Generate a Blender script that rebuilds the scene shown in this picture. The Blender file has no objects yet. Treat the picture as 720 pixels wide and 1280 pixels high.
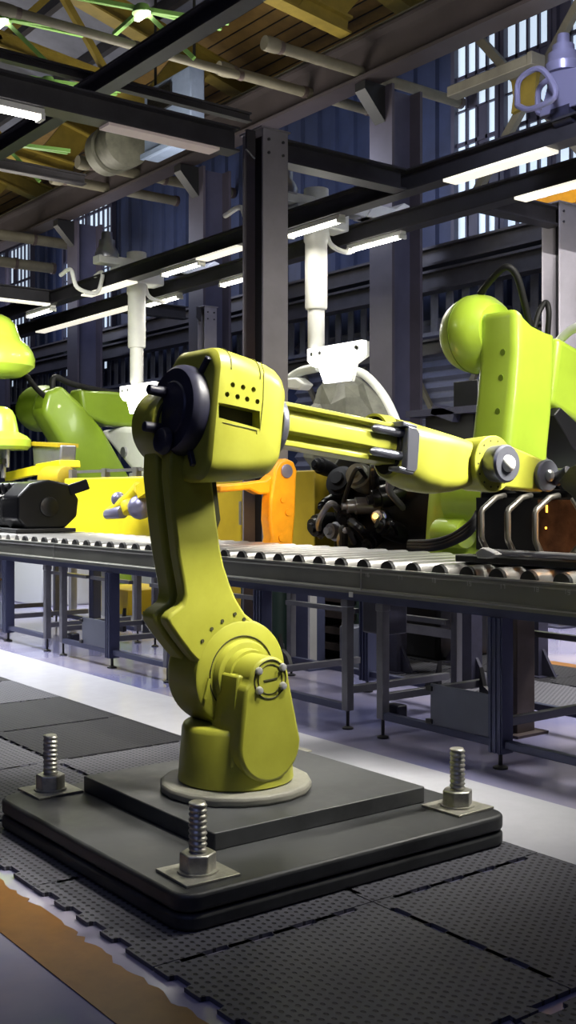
import bpy, bmesh, math, random
from mathutils import Vector, Matrix
random.seed(7)
SC = bpy.context.scene
COL = SC.collection
PI = math.pi
# ------------------------------------------------------------------ camera geometry
F = 1378.0; CX = 360.0; CY = 620.0
ANG = math.atan2(1050, 1378)
FW = Vector((-math.cos(ANG), math.sin(ANG), 0)); RT = Vector((FW.y, -FW.x, 0))
CAM = Vector((3.338, -2.302, 1.25))
def at(px, py, ax, v):
    """point of the hall seen at a pixel, lying on the plane ax = v"""
    r = FW + RT*((px-CX)/F) + Vector((0, 0, -(py-CY)/F))
    i = 'XYZ'.index(ax)
    return CAM + r*((v-CAM[i])/r[i])

# ------------------------------------------------------------------ materials
MATS = {}
def mat(name, col, rough=.5, metal=0, noise=0, nscale=8, bump=0, bscale=60, emit=0, ecol=None, coat=0, spec=.5, rvar=0):
    m = bpy.data.materials.new(name); m.use_nodes = True
    nt = m.node_tree; b = nt.nodes['Principled BSDF']
    b.inputs['Base Color'].default_value = (*col, 1)
    b.inputs['Roughness'].default_value = rough
    b.inputs['Metallic'].default_value = metal
    b.inputs['Coat Weight'].default_value = coat
    b.inputs['Specular IOR Level'].default_value = spec
    tc = nt.nodes.new('ShaderNodeTexCoord')
    if noise or rvar:
        n = nt.nodes.new('ShaderNodeTexNoise'); n.inputs['Scale'].default_value = nscale
        n.inputs['Detail'].default_value = 6; n.inputs['Roughness'].default_value = .65
        nt.links.new(tc.outputs['Object'], n.inputs['Vector'])
        if noise:
            r = nt.nodes.new('ShaderNodeValToRGB')
            r.color_ramp.elements[0].position = .3; r.color_ramp.elements[1].position = .7
            r.color_ramp.elements[0].color = (*[max(0, c*(1-noise)) for c in col], 1)
            r.color_ramp.elements[1].color = (*[min(1, c*(1+noise)) for c in col], 1)
            nt.links.new(n.outputs['Fac'], r.inputs['Fac']); nt.links.new(r.outputs['Color'], b.inputs['Base Color'])
        if rvar:
            mr = nt.nodes.new('ShaderNodeMapRange')
            mr.inputs['From Min'].default_value = .3; mr.inputs['From Max'].default_value = .7
            mr.inputs['To Min'].default_value = max(.02, rough-rvar); mr.inputs['To Max'].default_value = min(1, rough+rvar)
            nt.links.new(n.outputs['Fac'], mr.inputs['Value']); nt.links.new(mr.outputs['Result'], b.inputs['Roughness'])
    if bump:
        n2 = nt.nodes.new('ShaderNodeTexNoise'); n2.inputs['Scale'].default_value = bscale
        nt.links.new(tc.outputs['Object'], n2.inputs['Vector'])
        bp = nt.nodes.new('ShaderNodeBump'); bp.inputs['Strength'].default_value = bump; bp.inputs['Distance'].default_value = .01
        nt.links.new(n2.outputs['Fac'], bp.inputs['Height']); nt.links.new(bp.outputs['Normal'], b.inputs['Normal'])
    if emit:
        b.inputs['Emission Color'].default_value = (*(ecol or col), 1); b.inputs['Emission Strength'].default_value = emit
    MATS[name] = m; return m

mat('olive_paint', (.335, .34, .036), .42, noise=.12, nscale=5, rvar=.1, coat=.15)
mat('lime_paint', (.40, .56, .045), .35, noise=.06, nscale=4, coat=.25)
mat('green_paint', (.15, .23, .012), .4, noise=.08, nscale=4, coat=.2)
mat('orange_paint', (.85, .36, .01), .4, noise=.15, nscale=9)
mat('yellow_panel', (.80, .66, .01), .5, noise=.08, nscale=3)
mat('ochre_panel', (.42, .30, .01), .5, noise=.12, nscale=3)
mat('dark_cap', (.018, .018, .035), .45, noise=.3, nscale=20)
mat('black', (.006, .006, .007), .5)
mat('black_gloss', (.005, .005, .006), .3, spec=.3, noise=.3)
mat('rubber', (.006, .006, .006), .6, spec=.25)
mat('grey_metal', (.34, .34, .36), .35, metal=.75, noise=.1)
mat('pale_metal', (.62, .62, .62), .3, metal=.6, noise=.06)
mat('bright_steel', (.62, .61, .58), .28, metal=1, noise=.12, nscale=30)
mat('worn_steel', (.50, .49, .44), .42, metal=.85, noise=.3, nscale=18, bump=.15, bscale=90)
mat('zinc', (.40, .39, .33), .5, metal=.6, noise=.25, nscale=25, bump=.1)
mat('plate_steel', (.050, .052, .054), .5, metal=.3, noise=.65, nscale=3, rvar=.18, bump=.05, bscale=14)
mat('flange_grey', (.20, .195, .16), .55, noise=.18, nscale=9, bump=.05)
mat('roller', (.42, .41, .39), .32, metal=.8, noise=.05, nscale=8)
mat('rail', (.20, .20, .165), .42, metal=.45, noise=.14, nscale=3, rvar=.08)
mat('rail_edge', (.55, .55, .50), .3, metal=.8)
mat('blue_profile', (.055, .062, .12), .42, metal=.4, noise=.1)
mat('grey_profile', (.15, .15, .17), .4, metal=.5, noise=.15)
mat('blue_grey_sheet', (.10, .11, .15), .42, metal=.3, noise=.1, nscale=5)
mat('brown_steel', (.085, .065, .062), .5, metal=.3, noise=.2)
mat('dark_green', (.012, .03, .025), .5)
mat('beam', (.040, .038, .045), .45, metal=.35, noise=.25, nscale=4)
mat('girder_brown', (.045, .037, .040), .5, metal=.2, noise=.2, nscale=2)
mat('column_far', (.052, .045, .062), .55, noise=.15, nscale=3)
mat('column', (.21, .195, .215), .5, metal=.2, noise=.12, nscale=3)
mat('column_dark', (.05, .05, .085), .5, noise=.15, nscale=3)
mat('wall_blue', (.022, .034, .088), .55, noise=.3, nscale=1.5)
mat('slat', (.13, .14, .20), .5, noise=.15)
mat('deck_ochre', (.19, .115, .03), .7, noise=.3, nscale=2)
mat('deck_grey', (.13, .14, .19), .6, noise=.3, nscale=1.2)
mat('truss', (.21, .155, .022), .6, noise=.25, nscale=3)
mat('truss_green', (.25, .5, .12), .5)
mat('pipe', (.13, .12, .088), .6, noise=.25, nscale=3)
mat('white_paint', (.74, .74, .70), .38, noise=.05)
mat('hose_white', (.55, .57, .53), .35)
mat('cloth_grey', (.13, .13, .10), .6, noise=.3, nscale=6, bump=.1, bscale=20)
mat('purple_steel', (.24, .23, .36), .3, metal=.5)
mat('unit_blue', (.22, .28, .42), .5, noise=.1)
mat('orange_line', (.21, .085, .009), .5, noise=.15, nscale=12)
mat('white_line', (.56, .56, .61), .24, noise=.04)
mat('cabinet', (.42, .43, .44), .45)
mat('hub_grey', (.16, .165, .20), .32, metal=.6)
mat('tube_on', (1, .98, .9), .4, emit=14, ecol=(1, .97, .86))
mat('flange_glow', (1, .97, .85), .4, emit=.9, ecol=(1, .94, .78))  # painted glow of beam flanges lit by the tubes, not a lamp
mat('flange_glow_dim', (.45, .38, .36), .5, emit=.10, ecol=(1, .8, .72))  # weaker painted glow of a lit beam flange
mat('lamp_white', (1, 1, .95), .4, emit=2.6, ecol=(1, 1, .93))
mat('amber_shine', (1, .45, .03), .4, emit=7, ecol=(1, .42, .03))  # emission standing for amber light reflected on the engine
mat('pane', (.55, .7, .9), .3, emit=.72, ecol=(.70, .84, 1.0))
mat('exhaust', (.20, .19, .17), .3, metal=.8, noise=.2)
mat('copper_glow', (.30, .12, .05), .35, metal=.7, noise=.5, nscale=12)  # orange-brown tone painted for lamp light reflected on the engine
mat('ink', (.5, .5, .46), .5)
mat('groove', (.035, .035, .006), .8)
mat('seam', (.10, .10, .008), .7)

def mat_floor():
    m = mat('epoxy', (.2, .2, .35), .12, coat=.3)
    nt = m.node_tree; b = nt.nodes['Principled BSDF']; tc = nt.nodes['Texture Coordinate']
    n = nt.nodes.new('ShaderNodeTexNoise'); n.inputs['Scale'].default_value = .8; n.inputs['Detail'].default_value = 8
    nt.links.new(tc.outputs['Object'], n.inputs['Vector'])
    r = nt.nodes.new('ShaderNodeValToRGB')
    r.color_ramp.elements[0].position = .35; r.color_ramp.elements[0].color = (.19, .20, .40, 1)
    r.color_ramp.elements[1].position = .7; r.color_ramp.elements[1].color = (.46, .42, .50, 1)
    nt.links.new(n.outputs['Fac'], r.inputs['Fac']); nt.links.new(r.outputs['Color'], b.inputs['Base Color'])
    mr = nt.nodes.new('ShaderNodeMapRange'); mr.inputs['To Min'].default_value = .08; mr.inputs['To Max'].default_value = .2
    nt.links.new(n.outputs['Fac'], mr.inputs['Value']); nt.links.new(mr.outputs['Result'], b.inputs['Roughness'])
    w = nt.nodes.new('ShaderNodeTexNoise'); w.inputs['Scale'].default_value = 3
    nt.links.new(tc.outputs['Object'], w.inputs['Vector'])
    bp = nt.nodes.new('ShaderNodeBump'); bp.inputs['Strength'].default_value = .05; bp.inputs['Distance'].default_value = .02
    nt.links.new(w.outputs['Fac'], bp.inputs['Height']); nt.links.new(bp.outputs['Normal'], b.inputs['Normal'])
mat_floor()

def mat_mat(name, col, dot):
    """perforated foam mat: staggered rows of oval holes"""
    m = mat(name, col, .6, spec=.35)
    nt = m.node_tree; b = nt.nodes['Principled BSDF']; tc = nt.nodes['Texture Coordinate']
    L = nt.links.new
    def math_(op, a, v=None, c=None):
        n = nt.nodes.new('ShaderNodeMath'); n.operation = op
        for i, x in enumerate((a, v, c)):
            if x is None: continue
            if isinstance(x, (int, float)): n.inputs[i].default_value = x
            else: L(x, n.inputs[i])
        return n.outputs[0]
    s = nt.nodes.new('ShaderNodeSeparateXYZ'); L(tc.outputs['Object'], s.inputs[0])
    u = math_('MULTIPLY', s.outputs['X'], 1/.030); v = math_('MULTIPLY', s.outputs['Y'], 1/.026)
    row = math_('FLOOR', v); half = math_('MULTIPLY', math_('FLOORED_MODULO', row, 2), .5)
    fu = math_('SUBTRACT', math_('FRACT', math_('ADD', u, half)), .5); fv = math_('SUBTRACT', math_('FRACT', v), .5)
    d = math_('SQRT', math_('ADD', math_('MULTIPLY', fu, math_('MULTIPLY', fu, 1.0)), math_('MULTIPLY', fv, math_('MULTIPLY', fv, 1.3))))
    k = nt.nodes.new('ShaderNodeMapRange'); k.inputs['From Min'].default_value = .20; k.inputs['From Max'].default_value = .30
    L(d, k.inputs['Value'])
    mx = nt.nodes.new('ShaderNodeMix'); mx.data_type = 'RGBA'; L(k.outputs['Result'], mx.inputs['Factor'])
    mx.inputs['A'].default_value = (*[c*dot for c in col], 1); mx.inputs['B'].default_value = (*col, 1)
    L(mx.outputs['Result'], b.inputs['Base Color'])
    bp = nt.nodes.new('ShaderNodeBump'); bp.inputs['Strength'].default_value = .8; bp.inputs['Distance'].default_value = .004
    L(k.outputs['Result'], bp.inputs['Height']); L(bp.outputs['Normal'], b.inputs['Normal'])
mat_mat('mat_grey', (.105, .105, .125), .22)
mat_mat('mat_dark', (.014, .0135, .018), .6)

# ------------------------------------------------------------------ mesh building
def frame(a, up=(0, 0, 1)):
    a = Vector(a).normalized(); up = Vector(up)
    if abs(a.dot(up)) > .98: up = Vector((1, 0, 0))
    s = a.cross(up).normalized(); t = s.cross(a).normalized()
    return s, t
class MB:
    def __init__(s): s.v = []; s.f = []
    def add(s, vs, fs):
        o = len(s.v); s.v += [Vector(v) for v in vs]; s.f += [tuple(i+o for i in f) for f in fs]; return s
    def box(s, c, d, M=None):
        x, y, z = [k/2 for k in d]; c = Vector(c)
        P = [Vector(p) for p in ((-x,-y,-z),(x,-y,-z),(x,y,-z),(-x,y,-z),(-x,-y,z),(x,-y,z),(x,y,z),(-x,y,z))]
        if M is not None: P = [M @ p for p in P]
        return s.add([c+p for p in P], [(0,3,2,1),(4,5,6,7),(0,1,5,4),(1,2,6,5),(2,3,7,6),(3,0,4,7)])
    def bx(s, x0, x1, y0, y1, z0, z1):
        return s.box(((x0+x1)/2, (y0+y1)/2, (z0+z1)/2), (abs(x1-x0), abs(y1-y0), abs(z1-z0)))
    def bar(s, a, b, w, h, up=(0, 0, 1)):
        a = Vector(a); b = Vector(b); si, t = frame(b-a, up)
        vs = [p+si*(i*w/2)+t*(j*h/2) for p in (a, b) for i, j in ((-1,-1),(1,-1),(1,1),(-1,1))]
        return s.add(vs, [(3,2,1,0),(4,5,6,7),(0,1,5,4),(1,2,6,5),(2,3,7,6),(3,0,4,7)])
    def lathe(s, o, ax, prof, n=32, cap=True):
        """prof: (distance along the axis, radius)"""
        o = Vector(o); ax = Vector(ax).normalized(); si, t = frame(ax)
        vs = []; fs = []
        for d, r in prof:
            for k in range(n):
                a = 2*PI*k/n; vs.append(o+ax*d+si*(r*math.cos(a))+t*(r*math.sin(a)))
        for j in range(len(prof)-1):
            for k in range(n):
                k2 = (k+1) % n; fs.append((j*n+k, j*n+k2, (j+1)*n+k2, (j+1)*n+k))
        if cap:
            fs.append(tuple(range(n))[::-1]); fs.append(tuple((len(prof)-1)*n+k for k in range(n)))
        return s.add(vs, fs)
    def cyl(s, a, b, r, r2=None, n=24, ch=0):
        a = Vector(a); b = Vector(b); L = (b-a).length; r2 = r if r2 is None else r2
        if ch: return s.lathe(a, b-a, [(0, r-ch), (ch*.3, r-ch*.3), (ch, r), (L-ch, r2), (L-ch*.3, r2-ch*.3), (L, r2-ch)], n)
        return s.lathe(a, b-a, [(0, r), (L, r2)], n)
    def dome(s, o, ax, r, h, n=20, m=6):
        return s.lathe(o, ax, [(h*math.sin(PI/2*i/m), r*math.cos(PI/2*i/m)+1e-4) for i in range(m+1)], n)
    def tube(s, pts, r, n=10, rfun=None):
        pts = [Vector(p) for p in pts]; vs = []; fs = []; pr = None
        for i, p in enumerate(pts):
            d = (pts[min(i+1, len(pts)-1)]-pts[max(i-1, 0)]).normalized()
            if pr is None: si, t = frame(d)
            else:
                t = (pr - d*pr.dot(d)).normalized(); si = d.cross(t).normalized()
            pr = t; rr = rfun(i/(len(pts)-1)) if rfun else r
            for k in range(n):
                a = 2*PI*k/n; vs.append(p+si*(rr*math.cos(a))+t*(rr*math.sin(a)))
        for j in range(len(pts)-1):
            for k in range(n):
                k2 = (k+1) % n; fs.append((j*n+k, j*n+k2, (j+1)*n+k2, (j+1)*n+k))
        fs.append(tuple(range(n))[::-1]); fs.append(tuple((len(pts)-1)*n+k for k in range(n)))
        return s.add(vs, fs)
    def prism(s, poly, fn, a, b):
        """poly of 2D points, fn(p, q, t) -> 3D, extruded from t=a to t=b"""
        n = len(poly); vs = [fn(p, q, t) for t in (a, b) for p, q in poly]
        fs = [tuple(range(n))[::-1], tuple(range(n, 2*n))]+[(i, (i+1) % n, n+(i+1) % n, n+i) for i in range(n)]
        return s.add(vs, fs)
    def loft(s, secs, cap=True):
        n = len(secs[0]); vs = [p for q in secs for p in q]; fs = []
        for j in range(len(secs)-1):
            for k in range(n):
                k2 = (k+1) % n; fs.append((j*n+k, j*n+k2, (j+1)*n+k2, (j+1)*n+k))
        if cap: fs.append(tuple(range(n))[::-1]); fs.append(tuple((len(secs)-1)*n+k for k in range(n)))
        return s.add(vs, fs)
    def ibeam(s, a, b, w, h, tf=.015, tw=.012, up=(0, 0, 1)):
        a = Vector(a); b = Vector(b); si, t = frame(b-a, up)
        o = t*(h/2-tf/2)
        s.bar(a+o, b+o, w, tf, up); s.bar(a-o, b-o, w, tf, up); s.bar(a, b, tw, h-2*tf, up); return s
    def build(s, name, material, parent=None, bevel=0, seg=2, sharp=38, local=False, smooth=True):
        me = bpy.data.meshes.new(name); me.from_pydata([tuple(v) for v in s.v], [], s.f)
        bm = bmesh.new(); bm.from_mesh(me)
        bmesh.ops.recalc_face_normals(bm, faces=bm.faces); bm.to_mesh(me); bm.free()
        if parent is not None and not local: me.transform(wmat(parent).inverted())
        if smooth:
            me.polygons.foreach_set('use_smooth', [True]*len(me.polygons))
            me.set_sharp_from_angle(angle=math.radians(sharp))
        me.materials.append(MATS[material])
        o = bpy.data.objects.new(name, me); COL.objects.link(o)
        if parent is not None: o.parent = parent
        if bevel:
            md = o.modifiers.new('bevel', 'BEVEL'); md.width = bevel; md.segments = seg
            md.limit_method = 'ANGLE'; md.angle_limit = math.radians(35); md.harden_normals = False
        return o
def wmat(o):
    m = o.matrix_basis.copy()
    while o.parent: o = o.parent; m = o.matrix_basis @ m
    return m
def YZ(p, q, t): return Vector((t, p, q))
def XZ(p, q, t): return Vector((p, t, q))
def XY(p, q, t): return Vector((p, q, t))
def rrect(c, si, t, w, h, r, n=5):
    """rounded rectangle, w along si (w0,w1), h along t (h0,h1)"""
    c = Vector(c); w0, w1 = w; h0, h1 = h; P = []
    r = min(r, (w1-w0)/2*.98, (h1-h0)/2*.98)
    for cx, cy, a0 in ((w1-r, h1-r, 0), (w0+r, h1-r, PI/2), (w0+r, h0+r, PI), (w1-r, h0+r, 1.5*PI)):
        for k in range(n+1):
            a = a0+PI/2*k/n; P.append(c+si*(cx+r*math.cos(a))+t*(cy+r*math.sin(a)))
    return P
def thing(name, label, cat, loc=(0, 0, 0), rz=0, group=None):
    o = bpy.data.objects.new(name, None); COL.objects.link(o); o.location = loc; o.rotation_euler = (0, 0, rz)
    o.empty_display_size = .1
    o['label'] = label; o['category'] = cat
    if group: o['group'] = group
    return o
def tag(o, label, cat, group=None, kind=None):
    o['label'] = label; o['category'] = cat
    if group: o['group'] = group
    if kind: o['kind'] = kind
    return o
def struct(o): o['kind'] = 'structure'; return o
def copy_tree(o, parent=None):
    c = o.copy(); COL.objects.link(c)
    if parent is not None: c.parent = parent
    for ch in [x for x in COL.objects if x.parent == o]: copy_tree(ch, c)
    return c
def cut(o, cutter_mb):
    c = cutter_mb.build('cutter', 'black', smooth=False)
    c.parent = o.parent
    if o.parent is not None: c.data.transform(wmat(o.parent).inverted())
    md = o.modifiers.new('cut', 'BOOLEAN'); md.object = c; md.operation = 'DIFFERENCE'; md.solver = 'EXACT'
    bpy.context.view_layer.update()
    dg = bpy.context.evaluated_depsgraph_get()
    me = bpy.data.meshes.new_from_object(o.evaluated_get(dg))
    o.modifiers.clear(); o.data = me
    me.polygons.foreach_set('use_smooth', [True]*len(me.polygons)); me.set_sharp_from_angle(angle=math.radians(35))
    bpy.data.objects.remove(c)
def arc(cx, cy, r, a0, a1, n=12):
    return [(cx+r*math.cos(a0+(a1-a0)*k/n), cy+r*math.sin(a0+(a1-a0)*k/n)) for k in range(n+1)]
def bez(P, n=24):
    """smooth curve through the points (Catmull-Rom)"""
    P = [Vector(p) for p in P]; Q = [P[0]*2-P[1]]+P+[P[-1]*2-P[-2]]; out = []
    m = max(2, n//(len(P)-1))
    for i in range(1, len(Q)-2):
        for k in range(m):
            t = k/m; a, b, c, d = Q[i-1:i+3]
            out.append(.5*((2*b)+(c-a)*t+(2*a-5*b+4*c-d)*t*t+(3*b-a-3*c+d)*t**3))
    return out+[P[-1]]

# ================================================================== FLOOR
struct(MB().add([(-32,-8,0),(8,-8,0),(8,8.3,0),(-32,8.3,0)], [(0,1,2,3)]).build('floor', 'epoxy'))
struct(MB().bx(-32, 6, .70, 1.27, .0008, .0028).build('trim_1', 'white_line'))
rnd = random.Random(3)
pts = []; x = -6.0
while x < 3.2:
    pts.append((x, -.868-(0 if rnd.random() < .5 else rnd.random()*.022))); x += .018+rnd.random()*.03
poly = [(3.2, -1.045), (-6, -1.045)]+pts
n = len(poly)
struct(MB().prism(poly, XY, .0008, .0028).build('trim_2', 'orange_line', smooth=False))
struct(MB().bx(-32, 6, 4.20, 4.34, .0008, .0028).build('trim_3', 'orange_line'))

# ================================================================== FOAM MATS
TP = .075; TD = .024
def mat_tile(w, h, L=True, R=True, B=True, T=True):
    """interlocking tile, corner at the origin; tabs out on right/top, notches on left/bottom"""
    n = int(round(w/TP)); m = int(round(h/TP)); P = []; g = .0025
    def edge(a, b, k, nrm, out):
        a = Vector(a); b = Vector(b); res = []
        for i in range(k):
            p = a+(b-a)*(i/k); q = a+(b-a)*((i+1)/k)
            if i % 2 == 1 and 0 < i < k-1:
                d = Vector(nrm)*(TD if out else -TD); e = (b-a).normalized()*(g if out else -g)*1.5
                res += [p+e*1, p+e*-1+d, q+e*1+d, q-e*1]
            else: res += [p]
        return res
    P += edge((g, g), (w-g, g), n, (0, -1), not B)if B else [Vector((g, g))]
    P += edge((w-g, g), (w-g, h-g), m, (1, 0), True) if R else [Vector((w-g, g))]
    P += edge((w-g, h-g), (g, h-g), n, (0, 1), True) if T else [Vector((w-g, h-g))]
    P += edge((g, h-g), (g, g), m, (-1, 0), False) if L else [Vector((g, h-g))]
    return P
MW = .75; MH = .77
mats_x = [1.57-MW*k for k in range(0, 12)]
pos_words = ['at the bottom right corner', 'under the near corner of the steel plate', 'under the middle of the steel plate',
  'under the far left corner of the steel plate', 'just left of the steel plate', 'second to the left of the steel plate', 'third to the left of the steel plate',
  'fourth to the left of the steel plate', 'fifth to the left of the steel plate', 'sixth to the left of the steel plate', 'seventh to the left of the steel plate', 'last one to the left']
for row, (y0, T) in enumerate(((-.83, True), (-.06, False))):
    for k, x1 in enumerate(mats_x):
        x0 = x1-MW
        dark = (row == 1 and k in (4, 5, 7))
        P = mat_tile(MW, MH, True, True, True, T)
        o = MB().prism([(p.x, p.y) for p in P], XY, 0, .012).build('floor_mat', 'mat_dark' if dark else 'mat_grey', smooth=False)
        o.location = (x0, y0, .001)
        tag(o, ('black' if dark else 'grey')+' foam mat '+pos_words[k]+(', white stripe side' if row else ', orange line side'), 'floor mat', 'interlocking foam floor mats')
for i, (x0, lab) in enumerate(((1.60, 'grey foam mat past the gap at the right edge, nearest the camera'), (1.60, 'grey foam mat past the gap at the right edge, nearer the white stripe'))):
    P = mat_tile(MW, MH, True, False, True, i == 0)
    o = MB().prism([(p.x, p.y) for p in P], XY, 0, .012).build('floor_mat', 'mat_grey', smooth=False)
    o.location = (x0, -.83+i*.77, .001); tag(o, lab, 'floor mat', 'interlocking foam floor mats')
for k in range(12):
    for r, (ya, yb, m_) in enumerate(((2.75, 3.5, 'mat_grey'), (3.5, 4.16, 'mat_dark'))):
        x0 = -7.5+k*.75
        P = mat_tile(.75, yb-ya, True, True, True, r == 0)
        o = MB().prism([(p.x, p.y) for p in P], XY, 0, .012).build('floor_mat', m_, smooth=False); o.location = (x0, ya, .001)
        tag(o, ('grey' if r == 0 else 'black')+' foam mat in the row seen below and behind the roller conveyor', 'floor mat', 'grey mats behind the conveyor' if r == 0 else 'black mats behind the conveyor')

# ================================================================== STEEL PLATES UNDER THE ROBOT
def slab(x0, x1, y0, y1, z0, z1, r, name, m, bevel):
    P = rrect((0, 0, 0), Vector((1, 0, 0)), Vector((0, 1, 0)), (x0, x1), (y0, y1), r, 6)
    return MB().prism([(p.x, p.y) for p in P], XY, z0, z1).build(name, m, bevel=bevel, seg=3)
tag(slab(-.62, .70, -.665, .705, .014, .062, .07, 'base_plate', 'plate_steel', .012), 'lowest dark steel plate with rounded corners lying on the foam mats', 'steel plate')
tag(slab(-.62, .70, -.665, .705, .068, .122, .07, 'mounting_plate', 'plate_steel', .012), 'middle dark steel plate carrying the three anchor bolts', 'steel plate')
tag(MB().bx(-.565, .64, -.61, .65, .062, .068).build('shim_plate', 'black'), 'thin black shim between the two large steel plates', 'shim')
tag(slab(-.49, .415, -.37, .56, .122, .180, .008, 'riser_plate', 'plate_steel', .004), 'smaller square dark steel plate directly under the yellow robot', 'steel plate')
def anchor(x, y, lab, rz):
    t = thing('anchor_bolt', lab, 'bolt', (x, y, .122), rz, 'anchor bolts of the steel plate')
    w = MB().box((0, 0, .004), (.185, .185, .008)).build('square_washer', 'zinc', t, bevel=.0015, local=True)
    MB().prism([(.056*math.cos(a*PI/3), .056*math.sin(a*PI/3)) for a in range(6)], XY, .008, .066).build('hex_nut', 'worn_steel', t, bevel=.005, local=True)
    MB().cyl((0, 0, .008), (0, 0, .014), .062, n=32).build('round_washer', 'zinc', t, local=True)
    prof = [(.06, .026)]; z = .066
    m = MB(); N = 20; H = .155; pitch = .0165; st = 16; vs = []; fs = []
    rows = int(H/pitch*st/2)
    for j in range(rows+1):
        for k in range(N):
            zz = .06+H*j/rows; ph = (zz/pitch+k/N) % 1.0
            r = .0225+.006*(1-abs(ph*2-1)**1.5)
            if j == rows: r *= .9
            vs.append((r*math.cos(2*PI*k/N), r*math.sin(2*PI*k/N), zz))
    for j in range(rows):
        for k in range(N): fs.append((j*N+k, j*N+(k+1) % N, (j+1)*N+(k+1) % N, (j+1)*N+k))
    fs.append(tuple(rows*N+k for k in range(N)))
    MB().add(vs, fs).build('threaded_rod', 'worn_steel', t, local=True, sharp=60)
anchor(-.565, -.47, 'threaded anchor bolt with hex nut at the left corner of the plate', .02)
anchor(.555, -.52, 'threaded anchor bolt with hex nut at the near front corner of the plate', -.03)
anchor(.535, .605, 'threaded anchor bolt with hex nut at the right corner of the plate', .03)
anchor(-.555, .635, 'anchor bolt hidden behind the robot base at the far corner of the plate', 0)
# ================================================================== MAIN ROBOT
R = thing('industrial_robot', 'large olive yellow industrial robot arm bolted to the dark steel plates', 'robot', (0, 0, .180))
Y_ = 'olive_paint'
MB().lathe((0, 0, .180), (0, 0, 1), [(0, .272), (.004, .279), (.028, .279), (.036, .270)], 18).build('mounting_flange', 'flange_grey', R, bevel=.006, sharp=20)['label'] = 'pale grey mounting flange'
b = MB().lathe((0, 0, .216), (0, 0, 1), [(0, .205), (.006, .212), (.19, .198), (.205, .192), (.21, .185)], 48).build('base', Y_, R)
# groove line round the foot of the yoke
g = []
for k in range(25):
    a = PI*(.0+k/24); yy = -.135*math.cos(a)+.012; zz = .40-.135*math.sin(a)
    if zz > .37: zz = .37
    rr = .2125-(zz-.216)*.072; yy = max(-.19, min(.19, yy)); xx = math.sqrt(rr*rr-yy*yy)
    g.append((xx, yy, zz))
# yoke upright at the camera side
prof = arc(.003, .375, .134, PI, 2*PI, 16)+[(.085, .60)]+arc(0, .60, .085, 0, PI, 14)[1:]+[(-.105, .58)]
yk = MB().prism(prof, YZ, .075, .214).build('yoke', Y_, R, bevel=.012, seg=3)
MB().prism([(-.132, .30), (-.105, .62), (-.055, .62), (-.07, .30)], YZ, .02, .165).build('yoke_rib', Y_, R, bevel=.008)
MB().tube([(.2145, .068*math.cos(a*PI/18), .605+.068*math.sin(a*PI/18)) for a in range(37)], .0022, 6).build('cap_groove', 'groove', yk)
MB().tube([(.2145, .052*math.cos(a*PI/18), .605+.052*math.sin(a*PI/18)) for a in range(37)], .0015, 6).build('cap_groove', 'groove', yk)
MB().bar((.215, -.028, .602), (.215, .03, .606), .003, .005).build('cap_slot', 'groove', yk)
for dy, dz in ((-.052, .034), (.052, .038), (-.050, -.034), (.053, -.028)):
    MB().cyl((.213, dy, .605+dz), (.227, dy, .605+dz), .015, .013, 12, ch=.003).build('bolt', 'pale_metal', yk)
# shoulder drum
dr = MB().lathe((-.175, 0, .6), (1, 0, 0), [(0, .165), (.006, .185), (.02, .197), (.035, .2), (.2, .2), (.212, .196), (.216, .188)], 56).build('shoulder_drum', Y_, R)
MB().cyl((.04, 0, .6), (.068, 0, .6), .128, .122, 40, ch=.006).build('shoulder_ring', Y_, R)
MB().tube([(.0415, .14*math.cos(a*PI/24), .6+.14*math.sin(a*PI/24)) for a in range(49)], .0025, 6).build('ring_groove', 'groove', dr)
MB().cyl((.06, 0, .6), (.1, 0, .6), .10, .095, 32).build('shoulder_boss', Y_, R)
MB().bar((.044, -.05, .70), (.044, -.12, .60), .012, .018, (1, 0, 0)).build('drum_lug', Y_, dr)
MB().bar((.044, -.145, .60), (.044, -.165, .53), .012, .014, (1, 0, 0)).build('drum_lug', Y_, dr)
# upper arm: two plates with a groove between
AP = [(-.30, 1.49), (-.307, 1.32), (-.290, 1.18), (-.271, 1.046), (-.250, .945), (-.242, .90), (-.25, .868), (-.296, .842), (-.314, .822), (-.306, .80), (-.268, .748), (-.22, .69), (-.15, .62),
      (.06, .62), (.12, .74), (.06, .79), (.018, .82), (-.022, .875), (-.05, .935), (-.075, 1.0), (-.09, 1.06), (-.106, 1.164), (-.125, 1.307), (-.12, 1.49)]
ua = MB().prism(AP, YZ, -.022, .038).build('arm_plate', Y_, R, bevel=.012, seg=3)
MB().prism(AP, YZ, -.150, -.058).build('arm_plate', Y_, R, bevel=.012, seg=3)
MB().prism([(p+(.045 if p < -.1 else -.01), q) for p, q in AP], YZ, -.07, -.01).build('arm_web', 'groove', R)
for py, pz in ((-.13, .775), (-.085, .80), (-.03, .822), (-.17, .735), (.01, .80)):
    MB().cyl((.034, py, pz), (.0405, py, pz), .007, n=10).build('arm_bolt', 'groove', ua)
for q in (.86, .835):
    for x in (-.02, -.08): pass
MB().cyl((-.175, -.2, 1.5), (-.03, -.195, 1.5), .145, .145, 48, ch=.012).build('elbow_boss', Y_, R)
MB().tube([(-.03-.0001, -.2+.118*math.cos(a), 1.5+.118*math.sin(a)) for a in [PI*(.4+1.2*k/20) for k in range(21)]], .008, 6).build('elbow_groove', 'groove', R)
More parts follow.
